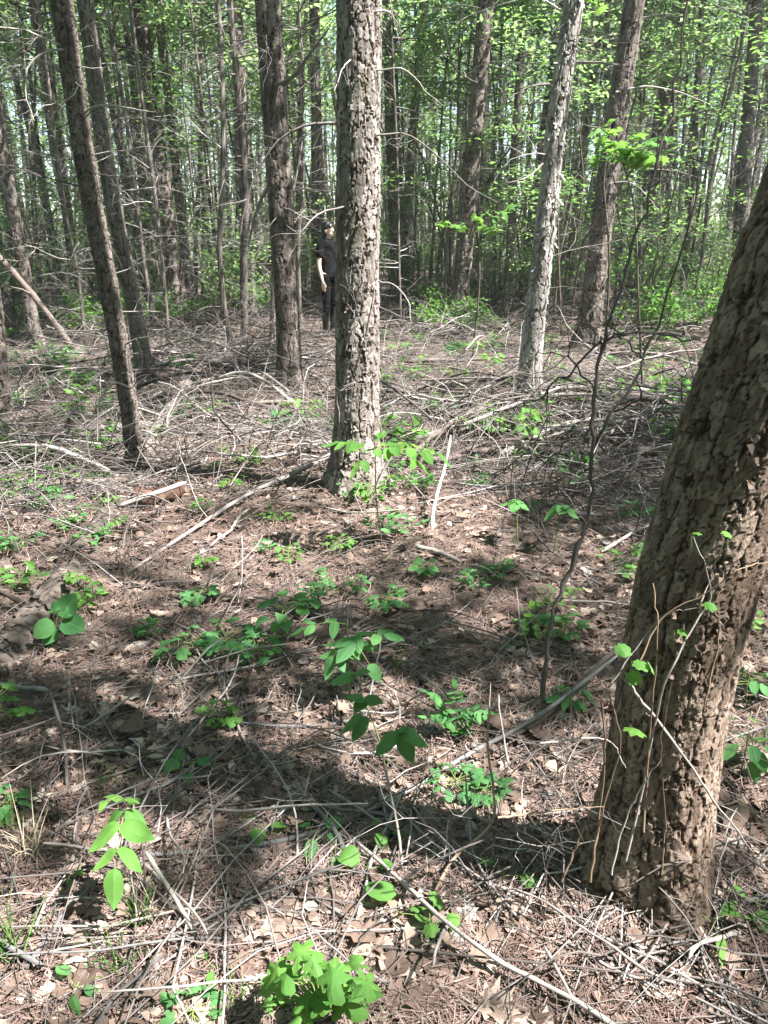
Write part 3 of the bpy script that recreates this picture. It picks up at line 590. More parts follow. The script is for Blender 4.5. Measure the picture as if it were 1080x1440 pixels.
# dry leaves
oak_r = [.10, .20, .16, .30, .20, .36, .22, .42, .30, .52, .30, .42, .22, .36, .20, .30, .16, .20]
def dry_template(kind, seed, cheap=False):
    g = np.random.default_rng(seed)
    if cheap and kind == 0:
        a_ = np.linspace(-math.pi/2, 1.5*math.pi, 14, endpoint=False); q_ = np.array([.08, .17, .34, .15, .42, .17, .48, .54, .48, .17, .42, .15, .34, .17])*g.uniform(.8, 1.2, 14); V = np.vstack([[0, .5, .02], np.stack([1.15*q_*np.cos(a_), .5+q_*np.sin(a_), 0*a_], -1)]); o_ = 1+np.arange(14); Fc = [np.stack([np.zeros(14, int), o_, np.roll(o_, -1)], -1)]
    elif cheap: V, Fc = outline_leaf(g.uniform(.22, .36), oval if kind == 1 else lance, 1, .1, .1, 5)
    elif kind == 0:
        V, Fc = lobed_leaf(oak_r, 0, seed); V = V*np.array([1.15, 1., 1.])
    else: V, Fc = outline_leaf(g.uniform(.22, .36), oval if kind == 1 else lance, 1, .1, .1)
    V = V-np.array([0, .5, 0]); c1, c2 = g.uniform(.5, 2.2), g.uniform(-.7, 1.3); ax = g.uniform(0, 3.14); u = V[:, 0]*math.cos(ax)+V[:, 1]*math.sin(ax); w = -V[:, 0]*math.sin(ax)+V[:, 1]*math.cos(ax)
    V = V.copy(); V[:, 2] += c1*u*u*.55+c2*w*w*.4+g.normal(0, .018, len(V)); V[:, 2] -= V[:, 2].min(); return V, Fc
DT = [dry_template([0, 0, 0, 1, 0, 2, 1][i % 7], 300+i) for i in range(14)]
DTC = [dry_template([0, 0, 0, 1, 0, 2, 1][i % 7], 300+i, True) for i in range(14)]
def leaf_xy(n, r, rmax):
    x, y, q = scat_xy(n*2, r, .8, rmax); k = r.random(2*n) < .15+.85*sstep(.35, .65, vn(x*.8+3, y*.8, 12)); k |= (q < 1.8) & (r.random(2*n) < .5); return x[k][:n], y[k][:n], q[k][:n]
mb = MB(); x, y, q = leaf_xy(17000, r, 14); ids = r.integers(0, 14, len(x))
for i in range(14):
    s = ids == i; N_ = int(s.sum()); p = np.stack([x[s], y[s], gz(x[s], y[s])+r.uniform(-.008, .014, N_)], -1); flip = r.random(N_) < .5
    Rm = rots(N_, .65, r); Rm[flip] = Rm[flip] @ np.diag([1, -1, -1.])
    v, f, a = scatter(*DTC[i], p+np.array([0, 0, .008])*flip[:, None], Rm, r.uniform(.025, .072, N_)*(1+.03*q[s]), r.random(N_)); mb.add(v, f, a)
tag(link('leaf_litter', mb.mesh('leaf_litter', M['dry_leaf'])), 'scattered small dry leaves and leaf scraps on the forest floor', 'dead leaves', kind='stuff')
DM = [MB().add(V, Fc, .4).mesh('dry_leaf', M['dry_leaf']) for V, Fc in DT]
x, y, q = leaf_xy(400, r, 4.5); cnt = 0
extra = [ground(a, b) for a, b in [(205, 975), (185, 1000), (230, 985), (215, 1020), (245, 965), (190, 1025), (440, 1260), (470, 1290), (430, 1250), (510, 1320), (640, 1010), (740, 1010), (725, 1025), (830, 1290), (845, 1240), (850, 1390), (690, 1420), (560, 1430), (600, 1420), (290, 1250), (370, 1300), (20, 1080), (340, 970), (700, 870), (830, 900)]]
spots = [(e[0], e[1], 1.25) for e in extra]+[(x[i], y[i], 1.0) for i in range(len(x))]
for (xx, yy, big) in spots[:270]:
    if abs(xx) > .53*yy+.3: continue
    o = tag(link('dry_leaf', DM[r.choice([0, 1, 2, 4, 7, 8, 9, 11, 3, 5])]), 'curled tan dead oak leaf lying on the litter near the camera', 'dead leaf', 'dead leaves on the near forest floor'); sc = r.uniform(.07, .125)*big
    Rm = rots(1, .6, r)[0]
    if r.random() < .5: Rm = Rm @ np.diag([1, -1, -1.])
    o.matrix_world = Matrix.Translation((xx, yy, float(gz(xx, yy))+.016)) @ Matrix(Rm.tolist()).to_4x4() @ Matrix.Scale(sc, 4)

# twigs
def twig_batch(n, r, K, rmin, rmax, L0, L1, r0, r1, lift, S=3, wid=.72, clump=None, xy=None):
    if xy is None: x, y, q = scat_xy(n*3, r, rmin, rmax, wid)
    else: x, y, q = xy
    if clump is not None and xy is None:
        k = r.random(len(x)) < clump(x, y); x, y, q = x[k][:n], y[k][:n], q[k][:n]
    n = min(n, len(x)); x, y, q = x[:n], y[:n], q[:n]
    L = np.exp(r.uniform(math.log(L0), math.log(L1), n)); h = r.uniform(0, 6.3, n); hh = h[:, None]+np.cumsum(r.normal(0, 1, (n, K))*np.abs(r.normal(0, .28, (n, 1))), 1)
    st = (L/(K-1))[:, None]; px = x[:, None]+np.cumsum(np.cos(hh)*st, 1)-np.cos(h)[:, None]*L[:, None]*.5; py = y[:, None]+np.cumsum(np.sin(hh)*st, 1)-np.sin(h)[:, None]*L[:, None]*.5
    rad = np.exp(r.uniform(math.log(r0), math.log(r1), n)); rad = np.maximum(rad, .00035*q)
    t = np.linspace(0, 1, K)[None]; hump = np.abs(r.normal(0, lift, n))[:, None]*(np.sin(t*math.pi)*r.random((n, 1))+t*r.random((n, 1))*1.2)
    pz = gz(px, py)+rad[:, None]+r.uniform(0, .012, n)[:, None]+hump+r.normal(0, .003, (n, K))
    return tubes(np.stack([px, py, pz], -1), rad[:, None]*np.linspace(1, .45, K)[None], S)+(np.repeat(np.clip(r.normal(.48, .27, n), 0, 1), K*S),)
brush = lambda x, y: np.clip(.15+.85*sstep(.4, .62, vn(x*.5+7, y*.5+2, 14))+.5*sstep(4, 6, y), 0, 1)
mb = MB(); mb.add(*twig_batch(7500, r, 4, .8, 14, .05, .28, .0007, .002, .012, 3))
mb.add(*twig_batch(1100, r, 6, 1.3, 16, .25, .95, .0014, .0045, .05, 4, clump=brush))
tag(link('twig_litter', mb.mesh('twig_litter', M['twig'])), 'grey fallen twigs strewn over the forest floor', 'twigs', kind='stuff')
mb = MB(); mb.add(*twig_batch(6800, r, 5, 4.4, 21, .3, 1.5, .002, .006, .20, 3, clump=brush))
tag(link('brush_litter', mb.mesh('brush_litter', M['twig'])), 'tangled dead brushwood covering the ground between the trees', 'brushwood', kind='stuff')

# ------------------------------------------------------------------ undergrowth behind
def shrub_meshes(seed, H, spread, nst, per, size, m, flat=False):
    r = np.random.default_rng(seed); sb = MB(); cs = []
    for i in range(nst):
        a = r.uniform(0, 6.3); P, rad = branchlet((r.normal(0, .08), r.normal(0, .08), -.05), (math.cos(a)*spread, math.sin(a)*spread, 1), H*r.uniform(.6, 1.1), .010*H**.5, r.uniform(-.05, .25), 8, .05, r); sb.add(*tubes(P, rad, 4), .3)
        for k in range(3, 8):
            b = r.uniform(0, 6.3); Q, rq = branchlet(P[k], (math.cos(b), math.sin(b), .25), H*r.uniform(.12, .34), .0035*H**.5, .25, 5, .08, r); sb.add(*tubes(Q, rq, 3), .4); cs += [Q[2], Q[3], Q[4]]
    v, f, a = leaf_cloud(np.array(cs), per, (.035*H+.05, .035*H+.05, (.008 if flat else .025)*H+.02), size, r, .8 if flat else 1.4)
    return sb.mesh('stem', M['stem_brown']), MB().add(v, f, a).mesh('foliage', m, False)
SHR = [shrub_meshes(900, 1.6, .5, 6, 14, .07, M['leaf_far']), shrub_meshes(901, 2.6, .35, 5, 13, .085, M['leaf_far']), shrub_meshes(902, 1.0, .7, 7, 14, .06, M['leaf_bright']), shrub_meshes(903, 4.2, .22, 3, 17, .095, M['leaf_far'], True), shrub_meshes(904, 5.5, .16, 3, 20, .10, M['leaf_canopy'], True), shrub_meshes(905, 2.0, .5, 6, 16, .065, M['leaf_canopy'])]
def shrub(vi, x, y, sc, lab, group=None, r=rng, name='shrub', cat='shrub'):
    o = thing(name, lab, cat, (x, y, float(gz(x, y))), group); o.rotation_euler = (0, 0, r.uniform(0, 6.3)); o.scale = (sc*r.uniform(.9, 1.1), sc*r.uniform(.9, 1.1), sc)
    link('stem', SHR[vi][0], o); link('foliage', SHR[vi][1], o); return o
r = np.random.default_rng(301)
for (px, py, vi, sc, lab) in [
    (226, 462, 2, 1.1, 'mid green bush at the foot of the sunlit pinkish trunk'), (125, 470, 2, 1.2, 'dark green bush between the slim leaning tree and the bank'), (905, 432, 5, 1.5, 'dense fine-leaved bush right of the dark tree with dead branches'),
    (985, 430, 0, 1.5, 'leafy bush beside the upper part of the thick leaning tree'), (860, 425, 5, 1.2, 'green bush behind the dark tree with dead branches'), (690, 432, 0, 1.0, 'low bush between the straight brown tree and the pale tree'),
    (600, 428, 2, 1.2, 'small bush right of the large middle tree'), (325, 450, 0, .8, 'small bush left of the dark straight tree'), (30, 462, 5, 1.0, 'bush at the left edge behind the propped pole'), (950, 470, 2, 1.3, 'bright low bush beside the thick leaning tree')]:
    p = ground(px, py); shrub(vi, p[0], p[1], sc, lab, r=r)
for (px, Y, H, vi, lab) in [(640, 16, 1.1, 4, 'leafy sapling between the straight brown tree and the middle trunks'), (150, 15, 1.0, 4, 'leafy sapling behind the slim leaning tree'), (30, 13, .95, 4, 'tall leafy sapling at the left edge'), (450, 17, .8, 3, 'leafy sapling behind the person'), (790, 14, 1.1, 4, 'leafy sapling behind the pale peeling tree')]:
    x = at(px, 430, Y)[0]; shrub(vi, x, Y, H, lab, r=r, name='sapling', cat='sapling')
def spray_sapling(bpx, bpy, pts, label, n_, s_, box, shape='maple'):
    b = ground(bpx, bpy); o = thing('sapling', label, 'sapling', b); P = np.array([b-np.array([0, 0, .03])]+[at(px, py, b[1]+.05*i) for i, (px, py) in enumerate(pts)])-b
    P[1:-1] += r.normal(0, .05, (len(P)-2, 3)); stem_part(o, P, wpx(3.6, b)/2, wpx(2, b)/2, 'stem_brown')
    for k in range(5):
        q = np.array([at(r.uniform(box[0], box[1]), r.uniform(box[2], box[3]), b[1]+r.uniform(-.5, .5))])[0]-b; tw = stem_part(o, [P[-1], (P[-1]+q)/2+np.array([0, 0, .05]), q], .004, .0015, 'stem_brown', 'twig')
        for i in range(n_):
            t_ = r.uniform(.25, 1.05); p = P[-1]*(1-t_)+q*t_+r.normal(0, .07, 3)*np.array([1, 1, .45]); add_leaf(tw, LM[shape, 'leaf_bright'], p, (r.normal(), r.normal(), r.normal(-.15, .2)), s_*r.uniform(.7, 1.2), roll=r.normal(0, .3))
pl = []; tries = 0
while len(pl) < 135 and tries < 6000:
    tries += 1; y = 13+28*r.random(); x = r.uniform(-.55*y-.5, .55*y+.5)
    if abs(x+.9*y/13.3) < 1.0 and y < 16: continue
    if any((x-a)**2+(y-b)**2 < .8 for a, b in pl): continue
    pl.append((x, y))
for (x, y) in pl:
    far = y > 24; vi = r.choice([0, 1, 5, 3, 4, 4, 3] if far else [0, 1, 2, 5, 3, 4]); side = 'left' if x < -.08*y else 'right' if x > .2*y else 'middle'
    tall = vi in (3, 4); lab = ('tall leafy sapling ' if tall else 'green shrub ')+('deep in the wood ' if far else 'among the nearer trunks ')+{'left': 'at the left', 'right': 'at the right', 'middle': 'behind the middle'}[side]
    shrub(int(vi), x, y, r.uniform(.8, 1.35), lab, 'undergrowth: '+lab, r, 'sapling' if tall else 'shrub', 'sapling' if tall else 'shrub')

# ------------------------------------------------------------------ fallen wood
def wood(name, label, cat, P, rad, m, S=7, K=None, wob=.15, group=None, a=None, knots=0, r=None):
    """one fallen stick, branch or log as a tube with uneven girth and broken ends"""
    r = r or rng; P = np.asarray(P, float); K = K or max(10, 4*len(P)); Q = smooth_path(P, K); rr_ = np.interp(np.linspace(0, 1, K), np.linspace(0, 1, len(rad)), rad)
    Q[1:-1] += r.normal(0, 1, (K-2, 3))*rr_[1:-1, None]*wob*1.2; rr_ = rr_*(1+r.normal(0, wob, K)); rr_[0] *= .55; rr_[-1] *= .4
    V, F = tubes(Q, rr_, S); V = V+r.normal(0, 1, V.shape)*np.repeat(rr_, S)[:, None]*wob*.35; base = Q[0].copy()
    if S >= 10:
        Vg = V.reshape(K, S, 3); ctr = Q[:, None, :]; th_ = np.arange(S)[None]; ll = np.linspace(0, np.linalg.norm(Q[-1]-Q[0]), K)[:, None]; rel = (vn(th_*1.7+3, ll*14, 31)-.5)*.5+(vn(th_*.9, ll*45, 32)-.5)*.35; V = (ctr+(Vg-ctr)*(1+rel[..., None]*.55)).reshape(-1, 3)
    mb = MB().add(V-base, F, np.clip(r.uniform(.2, .8)+r.normal(0, .25, len(V)), 0, 1) if S >= 8 else (a if a is not None else r.uniform(.2, .9))); n_ = len(V); mb.f.append(np.array([np.arange(S)[::-1]])); mb.f.append(np.array([np.arange(n_-S, n_)]))
    for i in range(knots):
        k = r.integers(2, K-2); d = nrm(Q[k+1]-Q[k]); sd = nrm(np.cross(d, r.normal(0, 1, 3))); sd[2] = abs(sd[2]); q, rq = branchlet(Q[k]-base, d*.5+sd, min(.35, rr_[k]*r.uniform(4, 18)) if S < 8 else rr_[k]*r.uniform(1.6, 3.5), rr_[k]*.3, .1, 5, .06, r); mb.add(*tubes(q, rq, 4), r.random())
    o = link(name, mb.mesh(name, m)); o.location = base; return tag(o, label, cat, group)
def gp(pts, lift=.01): return np.array([ground(px, py, (l[0] if l else lift)) for px, py, *l in pts])
def gw(pts, w): return [wpx(w, p)/2 for p in pts]
r = np.random.default_rng(401)
def lay(name, label, cat, pts, w, m, lift=.012, **kw):
    P = gp(pts, lift); ww = np.linspace(w[0], w[1], len(P)) if isinstance(w, tuple) else np.full(len(P), w); return wood(name, label, cat, P, [wpx(ww[i], P[i])/2 for i in range(len(P))], M[m], r=r, **kw)
lay('stick', 'long blue-grey stick curving across the floor from below the seedling', 'stick', [(198, 1203), (300, 1196), (400, 1181), (480, 1156), (560, 1120), (660, 1060), (760, 1005, .06), (868, 922, .14)], (7, 6), 'stick_grey', .02, K=40, wob=.07, knots=3)
lay('stick', 'short grey stick crossing the long blue-grey stick', 'stick', [(415, 1118), (447, 1140, .03), (470, 1166, .045), (486, 1200, .02), (502, 1232)], 8, 'stick_grey', .02)
lay('stick', 'pale bowed stick running down to the bottom edge right of the lobed plant', 'stick', [(500, 1182), (560, 1235, .05), (620, 1290, .07), (700, 1350, .06), (800, 1402, .04), (870, 1445)], (5, 8), 'twig_pale', .03, K=30, wob=.08)
lay('stick', 'straight pale peeled stick below the pinnate seedling', 'stick', [(205, 1198, .10), (245, 1262, .06), (285, 1332, .015)], (7, 6), 'twig_pale', wob=.05)
lay('stick', 'thin upright pale stalk above the pale bowed stick', 'stick', [(566, 1225), (560, 1170, .10), (548, 1110, .20), (540, 1075, .26)], 4, 'twig_pale', wob=.05)
lay('stick', 'straight pale stick slanting at the bottom, right of the bowed one', 'stick', [(765, 1330, .08), (795, 1385, .05), (822, 1438, .01)], 5, 'twig_pale', wob=.05)
lay('stick', 'grey pole leaning over the brush in front of the middle tree', 'stick', [(180, 805), (260, 752, .02), (340, 700, .05), (420, 662, .08), (478, 634, .1)], (5, 7), 'twig', .02, K=24, wob=.08)
lay('stick', 'dark straight branch lying across the left log', 'stick', [(165, 712, .1), (215, 695, .16), (262, 678, .2)], (8, 6), 'twig', wob=.06)
lay('stick', 'dark stick leaning from the bare sapling toward the thick tree', 'stick', [(690, 1042), (745, 1022, .03), (800, 975, .06), (870, 908, .16), (888, 892, .2)], (7, 7), 'twig_dark', .02, K=24, wob=.08)
lay('stick', 'grey twig standing up in the shade at the left edge', 'stick', [(94, 1108), (92, 1060, .05), (82, 1010, .10), (68, 968, .14)], 5, 'twig', wob=.05)
lay('stick', 'grey stick lying at the left edge below the near end of the log', 'stick', [(-20, 962), (30, 966), (70, 972)], 8, 'stick_grey', .04)
lay('stick', 'crooked grey branch standing up right of the middle tree foot', 'stick', [(607, 742), (612, 705, .10), (626, 655, .22), (634, 612, .34)], (6, 4), 'twig', wob=.08, knots=2)
lay('stick', 'pale curved branch on the sunny floor below the crooked grey branch', 'stick', [(580, 768), (612, 775, .02), (648, 790)], 7, 'twig_pale', .02)
lay('log', 'fallen grey trunk half buried at the left edge, nearest piece', 'log', [(-60, 985), (-10, 948), (40, 890), (78, 838), (104, 806)], (66, 42), 'log', -.035, S=28, K=150, wob=.035, knots=3)
lay('log', 'broken middle piece of the fallen grey trunk, below the slim leaning tree', 'log', [(112, 782), (138, 748), (162, 712)], (36, 30), 'log', -.02, S=22, K=70, wob=.04, knots=2)
lay('log', 'far piece of the fallen grey trunk, behind the slim leaning tree', 'log', [(198, 648), (216, 616), (240, 580), (262, 540), (280, 510)], (24, 19), 'log', .02, S=20, K=120, wob=.035, knots=4)
lay('log', 'short rotten brown log chunk beside the slim leaning tree', 'log', [(188, 703), (222, 697), (258, 690)], (26, 22), 'rot', .04, S=10, wob=.1)
lay('log', 'pale brown log lying level behind the pale peeling tree', 'log', [(600, 472), (650, 464), (700, 460), (740, 458)], (8, 9), 'log', .08, S=8, wob=.1)
lay('log', 'pale level log farther right, seen beside the thick leaning tree', 'log', [(850, 455), (920, 453), (1000, 452)], 8, 'log', .10, S=8, wob=.08)
lay('log', 'black charred-looking log near the foot of the pale tree', 'log', [(640, 566), (672, 572), (702, 578)], (10, 13), 'twig_dark', .05, S=8)
lay('log', 'grey log in the brush pile right of the pale tree, uppermost', 'log', [(850, 572, .1), (885, 560, .14), (920, 562, .14), (955, 574, .1)], (13, 10), 'log', S=8)
lay('log', 'dark log in the brush pile right of the pale tree, lowest', 'log', [(840, 615, .06), (885, 628, .10), (930, 640, .06)], (10, 12), 'rot', S=8)
lay('log', 'long thin log leaning through the brush pile behind the palmate plants', 'log', [(700, 640, .05), (760, 610, .12), (830, 590, .16), (905, 600, .1)], (8, 6), 'twig', S=6)
lay('log', 'fallen dark trunk along the foot of the shaded bank', 'log', [(290, 512, .1), (345, 508, .12), (400, 512, .1)], (13, 10), 'twig_dark', S=8)
lay('log', 'broken grey log behind the middle tree at the right', 'log', [(540, 545, .05), (585, 560, .08), (640, 588, .05)], (9, 8), 'twig', S=8)
p = ground(532, 762); mb = MB(); V, F = tubes(np.stack([np.linspace(-.07, .07, 8), np.zeros(8), .02+np.zeros(8)], -1), np.array([.01, .030, .038, .042, .040, .034, .028, .012]), 14); V += r.normal(0, .007, V.shape); V[:, 2] *= .7; mb.add(V, F, .6)
o = link('wood_chunk', mb.mesh('wood_chunk', M['rot'])); o.location = p; tag(o, 'rounded rotten wood chunk on the floor below the middle tree', 'wood chunk')
# leaning bare pole at the left edge
b = ground(104, 492); wood('pole', 'bare grey dead pole leaning down from the left edge', 'pole', [b, at(60, 432, b[1]+.05), at(0, 362, b[1]+.1), at(-80, 270, b[1]+.2)], [wpx(9, b)/2]*4, M['log'], r=r, wob=.06, K=20, knots=3)
# bare dead sapling in front of the thick tree
b = ground(765, 995); Yb = b[1]; root = thing('dead_sapling', 'bare dark dead sapling, crooked stem rising left of the thick leaning tree', 'sapling', b)
ax = [(765, 995), (768, 920), (782, 850), (808, 790), (826, 720), (834, 640), (836, 560), (846, 490), (868, 420), (888, 350), (912, 270), (938, 180), (955, 90), (970, -40)]
P = np.array([at(px, py, Yb+.02*i) for i, (px, py) in enumerate(ax)]); P[0][2] -= .03; Q = smooth_path(P, 60); Q[1:-1] += r.normal(0, .005, (58, 3)); rad = np.interp(np.linspace(0, 1, 60), [0, .3, .6, 1], [wpx(7, b)/2, wpx(6, b)/2, wpx(4.5, b)/2, wpx(2, b)/2])*(1+r.normal(0, .2, 60))
link('stem', MB().add(*tubes(Q-b, rad, 8), .3).mesh('stem', M['twig']), root)
for (pp, w) in [([(830, 640), (850, 600), (885, 545), (920, 470), (950, 385), (975, 290), (992, 210)], 7), ([(846, 492), (870, 472), (930, 470), (986, 480)], 7), ([(838, 555), (800, 500), (760, 500), (700, 530)], 4), ([(850, 480), (830, 470), (812, 430)], 4), ([(905, 505), (870, 470), (840, 455)], 4),
               ([(836, 600), (790, 640), (735, 640), (690, 680)], 4), ([(912, 270), (940, 240), (990, 220)], 3), ([(888, 350), (870, 300), (872, 250)], 3), ([(834, 700), (860, 690), (890, 650)], 3), ([(845, 480), (780, 540), (735, 565), (640, 555)], 5), ([(826, 720), (790, 690), (750, 700)], 3)]:
    y0 = Yb+.12; S = smooth_path([at(px, py, y0+.05*i*r.uniform(-.5, 1)) for i, (px, py) in enumerate(pp)], 14); S = jitter(S, .006)
    mb = MB().add(*tubes(S-b, wpx(w*.75, S[0])/2*np.linspace(1, .35, 14), 5), .3)
    for j in range(6):
        kk = r.integers(2, 13); dd = nrm(S[kk]-S[kk-1]); sd = nrm(np.cross(dd, r.normal(0, 1, 3))); qq, rq = branchlet(S[kk]-b, dd*.7+sd*.7, r.uniform(.06, .3), .002, .1, 6, .07, r); mb.add(*tubes(qq, rq, 3), .3)
    link('branch', mb.mesh('branch', M['twig']), root)
# orange climbing stem left of the thick tree
wood('vine', 'thin orange-brown bare vine looping over the floor left of the thick tree', 'vine', [ground(612, 1252, .03), ground(640, 1205, .06), ground(690, 1160, .10), ground(694, 1110, .18), ground(686, 1050, .28), ground(690, 960, .42)], [.0035, .004, .004, .0035, .003, .0015], M['vine_orange'], r=r, wob=.08, K=36)
# single sticks one can pick out
st = r.uniform(0, 1, 130)
for i in range(120):
    px = r.uniform(10, 1070); py = 500+r.random()**.8*920; p = ground(px, py); L = r.uniform(.18, .7)*(1 if py > 800 else 1.8); h = r.uniform(0, 6.3); rd = r.uniform(.0022, .0065)*(1 if py > 800 else 1.7); K = 6; hh = h+np.cumsum(r.normal(0, .16, K))
    P = np.stack([p[0]+np.cumsum(np.cos(hh))*L/K, p[1]+np.cumsum(np.sin(hh))*L/K, np.zeros(K)], -1); tl = abs(r.normal(0, .08)); P[:, 2] = gz(P[:, 0], P[:, 1])+rd+.01+np.linspace(0, 1, K)*tl
    near = py > 950; mid = py > 700
    where = 'on the near floor' if near else 'on the floor in the middle distance' if mid else 'in the brush between the trees'; mm = 'twig_pale' if st[i] < .15 else 'twig' if st[i] < .75 else 'stick_grey'
    tone = {'twig_pale': 'pale', 'twig': 'brownish grey', 'stick_grey': 'grey'}[mm]; lab = 'crooked '+tone+' fallen stick lying '+where
    wood('stick', lab, 'stick', P, [rd, rd*.6], M[mm], S=6, K=16, wob=.1, group=lab+'s', knots=r.integers(0, 4), r=r)
for i, (x0, x1, y0, y1, n_, lab) in enumerate([(180, 400, 495, 600, 26, 'weathered fallen branch in the heap on the shaded bank'), (550, 940, 540, 660, 34, 'weathered fallen branch in the brush right of the middle tree'), (540, 960, 460, 530, 18, 'weathered fallen branch lying on the far sunny floor'), (0, 180, 500, 700, 9, 'weathered fallen branch on the bank at the left')]):
    for k in range(n_):
        p = ground(r.uniform(x0, x1), r.uniform(y0, y1)); L = r.uniform(.7, 2.2); h = r.choice([0, math.pi])+r.normal(0, .5); K = 7; hh = h+np.cumsum(r.normal(0, .13, K)); rd = r.uniform(.009, .030); bow = r.uniform(0, .26)
        P = np.stack([p[0]+(np.cumsum(np.cos(hh))-3.5*math.cos(h))*L/K, p[1]+(np.cumsum(np.sin(hh))-3.5*math.sin(h))*L/K, np.zeros(K)], -1); P[:, 2] = gz(P[:, 0], P[:, 1])+rd*.8+np.sin(np.linspace(0, math.pi, K)*r.uniform(.5, 1))*bow
        wood('fallen_branch', lab, 'branch', P, [rd, rd*.45], M[['twig', 'log', 'twig_dark', 'twig_pale'][r.choice(4, p=[.4, .3, .2, .1])]], S=7, K=18, wob=.09, group=lab, knots=r.integers(2, 7), r=r)
# brush leaning about the foot of the thick tree, and brush piles
def brush_pile(name, label, c, n, R_, L0, L1, rad, up, m='twig', seed=0):
    g = np.random.default_rng(seed); mb = MB()
    for i in range(n):
        a = g.uniform(0, 6.3); q = R_*math.sqrt(g.random()); x, y = c[0]+q*math.cos(a), c[1]+q*math.sin(a)*.8; h = g.uniform(0, 6.3)
        dead_branch(mb, (x, y, float(gz(x, y))+g.uniform(.0, up)), (math.cos(h), math.sin(h), g.normal(.05, .3)), g.uniform(L0, L1), g.uniform(*rad), g.uniform(0, .4), g.integers(2, 6), g)
    base = np.array([c[0], c[1], float(gz(c[0], c[1]))]); mv = MB(); mv.v = [np.concatenate(mb.v)-base]; mv.f, mv.a, mv.b, mv.n = mb.f, mb.a, mb.b, mb.n
    o = link(name, mv.mesh(name, M[m])); o.location = base; tag(o, label, 'brush pile')
for i, (px, py, n_, R_, L0, L1, up, lab) in enumerate([(760, 1130, 26, .28, .2, .6, .10, 'tangle of thin dead twigs heaped left of the thick tree foot'), (880, 1262, 30, .16, .2, .5, .22, 'thin dead twigs propped against the foot of the thick tree'), (330, 620, 60, .9, .5, 1.2, .2, 'heap of pale dead branches between the slim leaning tree and the middle tree'), (330, 515, 85, 1.5, .6, 1.8, .4, 'dark brush heap on the shaded bank left of the middle tree'),
        (640, 590, 55, .9, .5, 1.2, .2, 'heap of dead branches right of the middle tree'), (830, 610, 70, .9, .5, 1.4, .4, 'high brush pile between the pale tree and the thick tree'), (800, 690, 30, .45, .3, .8, .12, 'low tangle of twigs behind the palmate plants'), (660, 480, 70, 1.8, .6, 1.8, .35, 'brushwood below the straight brown tree'),
        (900, 830, 26, .25, .2, .6, .10, 'thin twigs heaped against the left side of the thick tree'), (880, 440, 40, 1.6, .8, 2.2, .9, 'tall tangle of dead twigs round the dark tree at the right'), (560, 430, 60, 2.0, .8, 2.0, .7, 'dead brush behind the large middle tree'), (60, 560, 45, 1.1, .4, 1.2, .2, 'dead branches on the shaded bank at the left edge'), (200, 760, 26, .5, .3, .8, .08, 'dead twigs heaped over the fallen grey trunk'),
        (1010, 1330, 26, .3, .2, .6, .06, 'twigs strewn in the sun below the thick tree'), (400, 520, 22, .6, .5, 1.2, .12, 'brush about the foot of the dark straight tree'), (820, 440, 30, 1.0, .5, 1.6, 1.5, 'dead twigs standing in front of the dark tree'), (170, 470, 60, 2.2, .8, 2.0, .5, 'grey brushwood on the far bank behind the slim leaning tree'), (960, 470, 50, 1.6, .6, 1.8, .4, 'grey brushwood behind the thick leaning tree'), (480, 640, 30, .5, .3, .9, .1, 'thin dead branches about the foot of the middle tree'), (880, 690, 34, .5, .3, .9, .15, 'dead branches between the bare sapling and the thick tree')]):
    p = ground(px, py); brush_pile('brush_pile', lab, p, n_, R_, L0, L1, (.0035, .012) if py < 660 else (.002, .005) if py < 800 else (.0015, .0035), up, seed=500+i)

# ------------------------------------------------------------------ low plants
def place(d, up, roll=0.0):
    """rotation whose +y is d and +z close to up"""
    y = nrm(np.asarray(d, float)); x = nrm(np.cross(y, np.asarray(up, float))); z = np.cross(x, y); Rm = np.stack([x, y, z], -1)
    c, s = math.cos(roll), math.sin(roll); return Rm @ np.array([[c, 0, s], [0, 1, 0], [-s, 0, c]])
def add_leaf(parent, me, p, d, size, up=(0, 0, 1), roll=0.0, name='leaf'):
    return link(name, me, parent, Matrix.Translation(Vector(np.asarray(p, float).tolist())) @ Matrix(place(d, up, roll).tolist()).to_4x4() @ Matrix.Scale(size, 4))
def stem_part(parent, P, r0, r1, m='stem_green', name='stem'):
    P = smooth_path(P, 10); return link(name, MB().add(*tubes(P, np.linspace(r0, r1, 10), 5), .5).mesh(name, M[m]), parent)
def pinnate(parent, p0, p1, n, size, shape, m, sag=.06, r=rng, w=.0015):
    """one compound leaf: a rachis with paired leaflets and an end leaflet"""
    p0, p1 = np.asarray(p0, float), np.asarray(p1, float); L = np.linalg.norm(p1-p0); P = smooth_path([p0, (p0+p1)/2+np.array([0, 0, sag*L]), p1], 12)
    ra = stem_part(parent, P, w, w*.5, 'stem_green', 'rachis'); d = nrm(p1-p0); side = nrm(np.cross(d, (0, 0, 1))); 
    for i in range(n):
        k = int(3+(i/(max(1, n-1)))*6.5); s_ = size*(.75+.4*math.sin(math.pi*(i+.6)/(n+.2)))
        for sg in (-1, 1): add_leaf(ra, LM[shape, m], P[k], side*sg+d*r.uniform(.35, .6)+np.array([0, 0, r.uniform(-.25, .15)]), s_*r.uniform(.88, 1.1), roll=r.normal(0, .2), name='leaflet')
    add_leaf(ra, LM[shape, m], P[-1], d+np.array([0, 0, -.2]), size*1.05, name='leaflet')
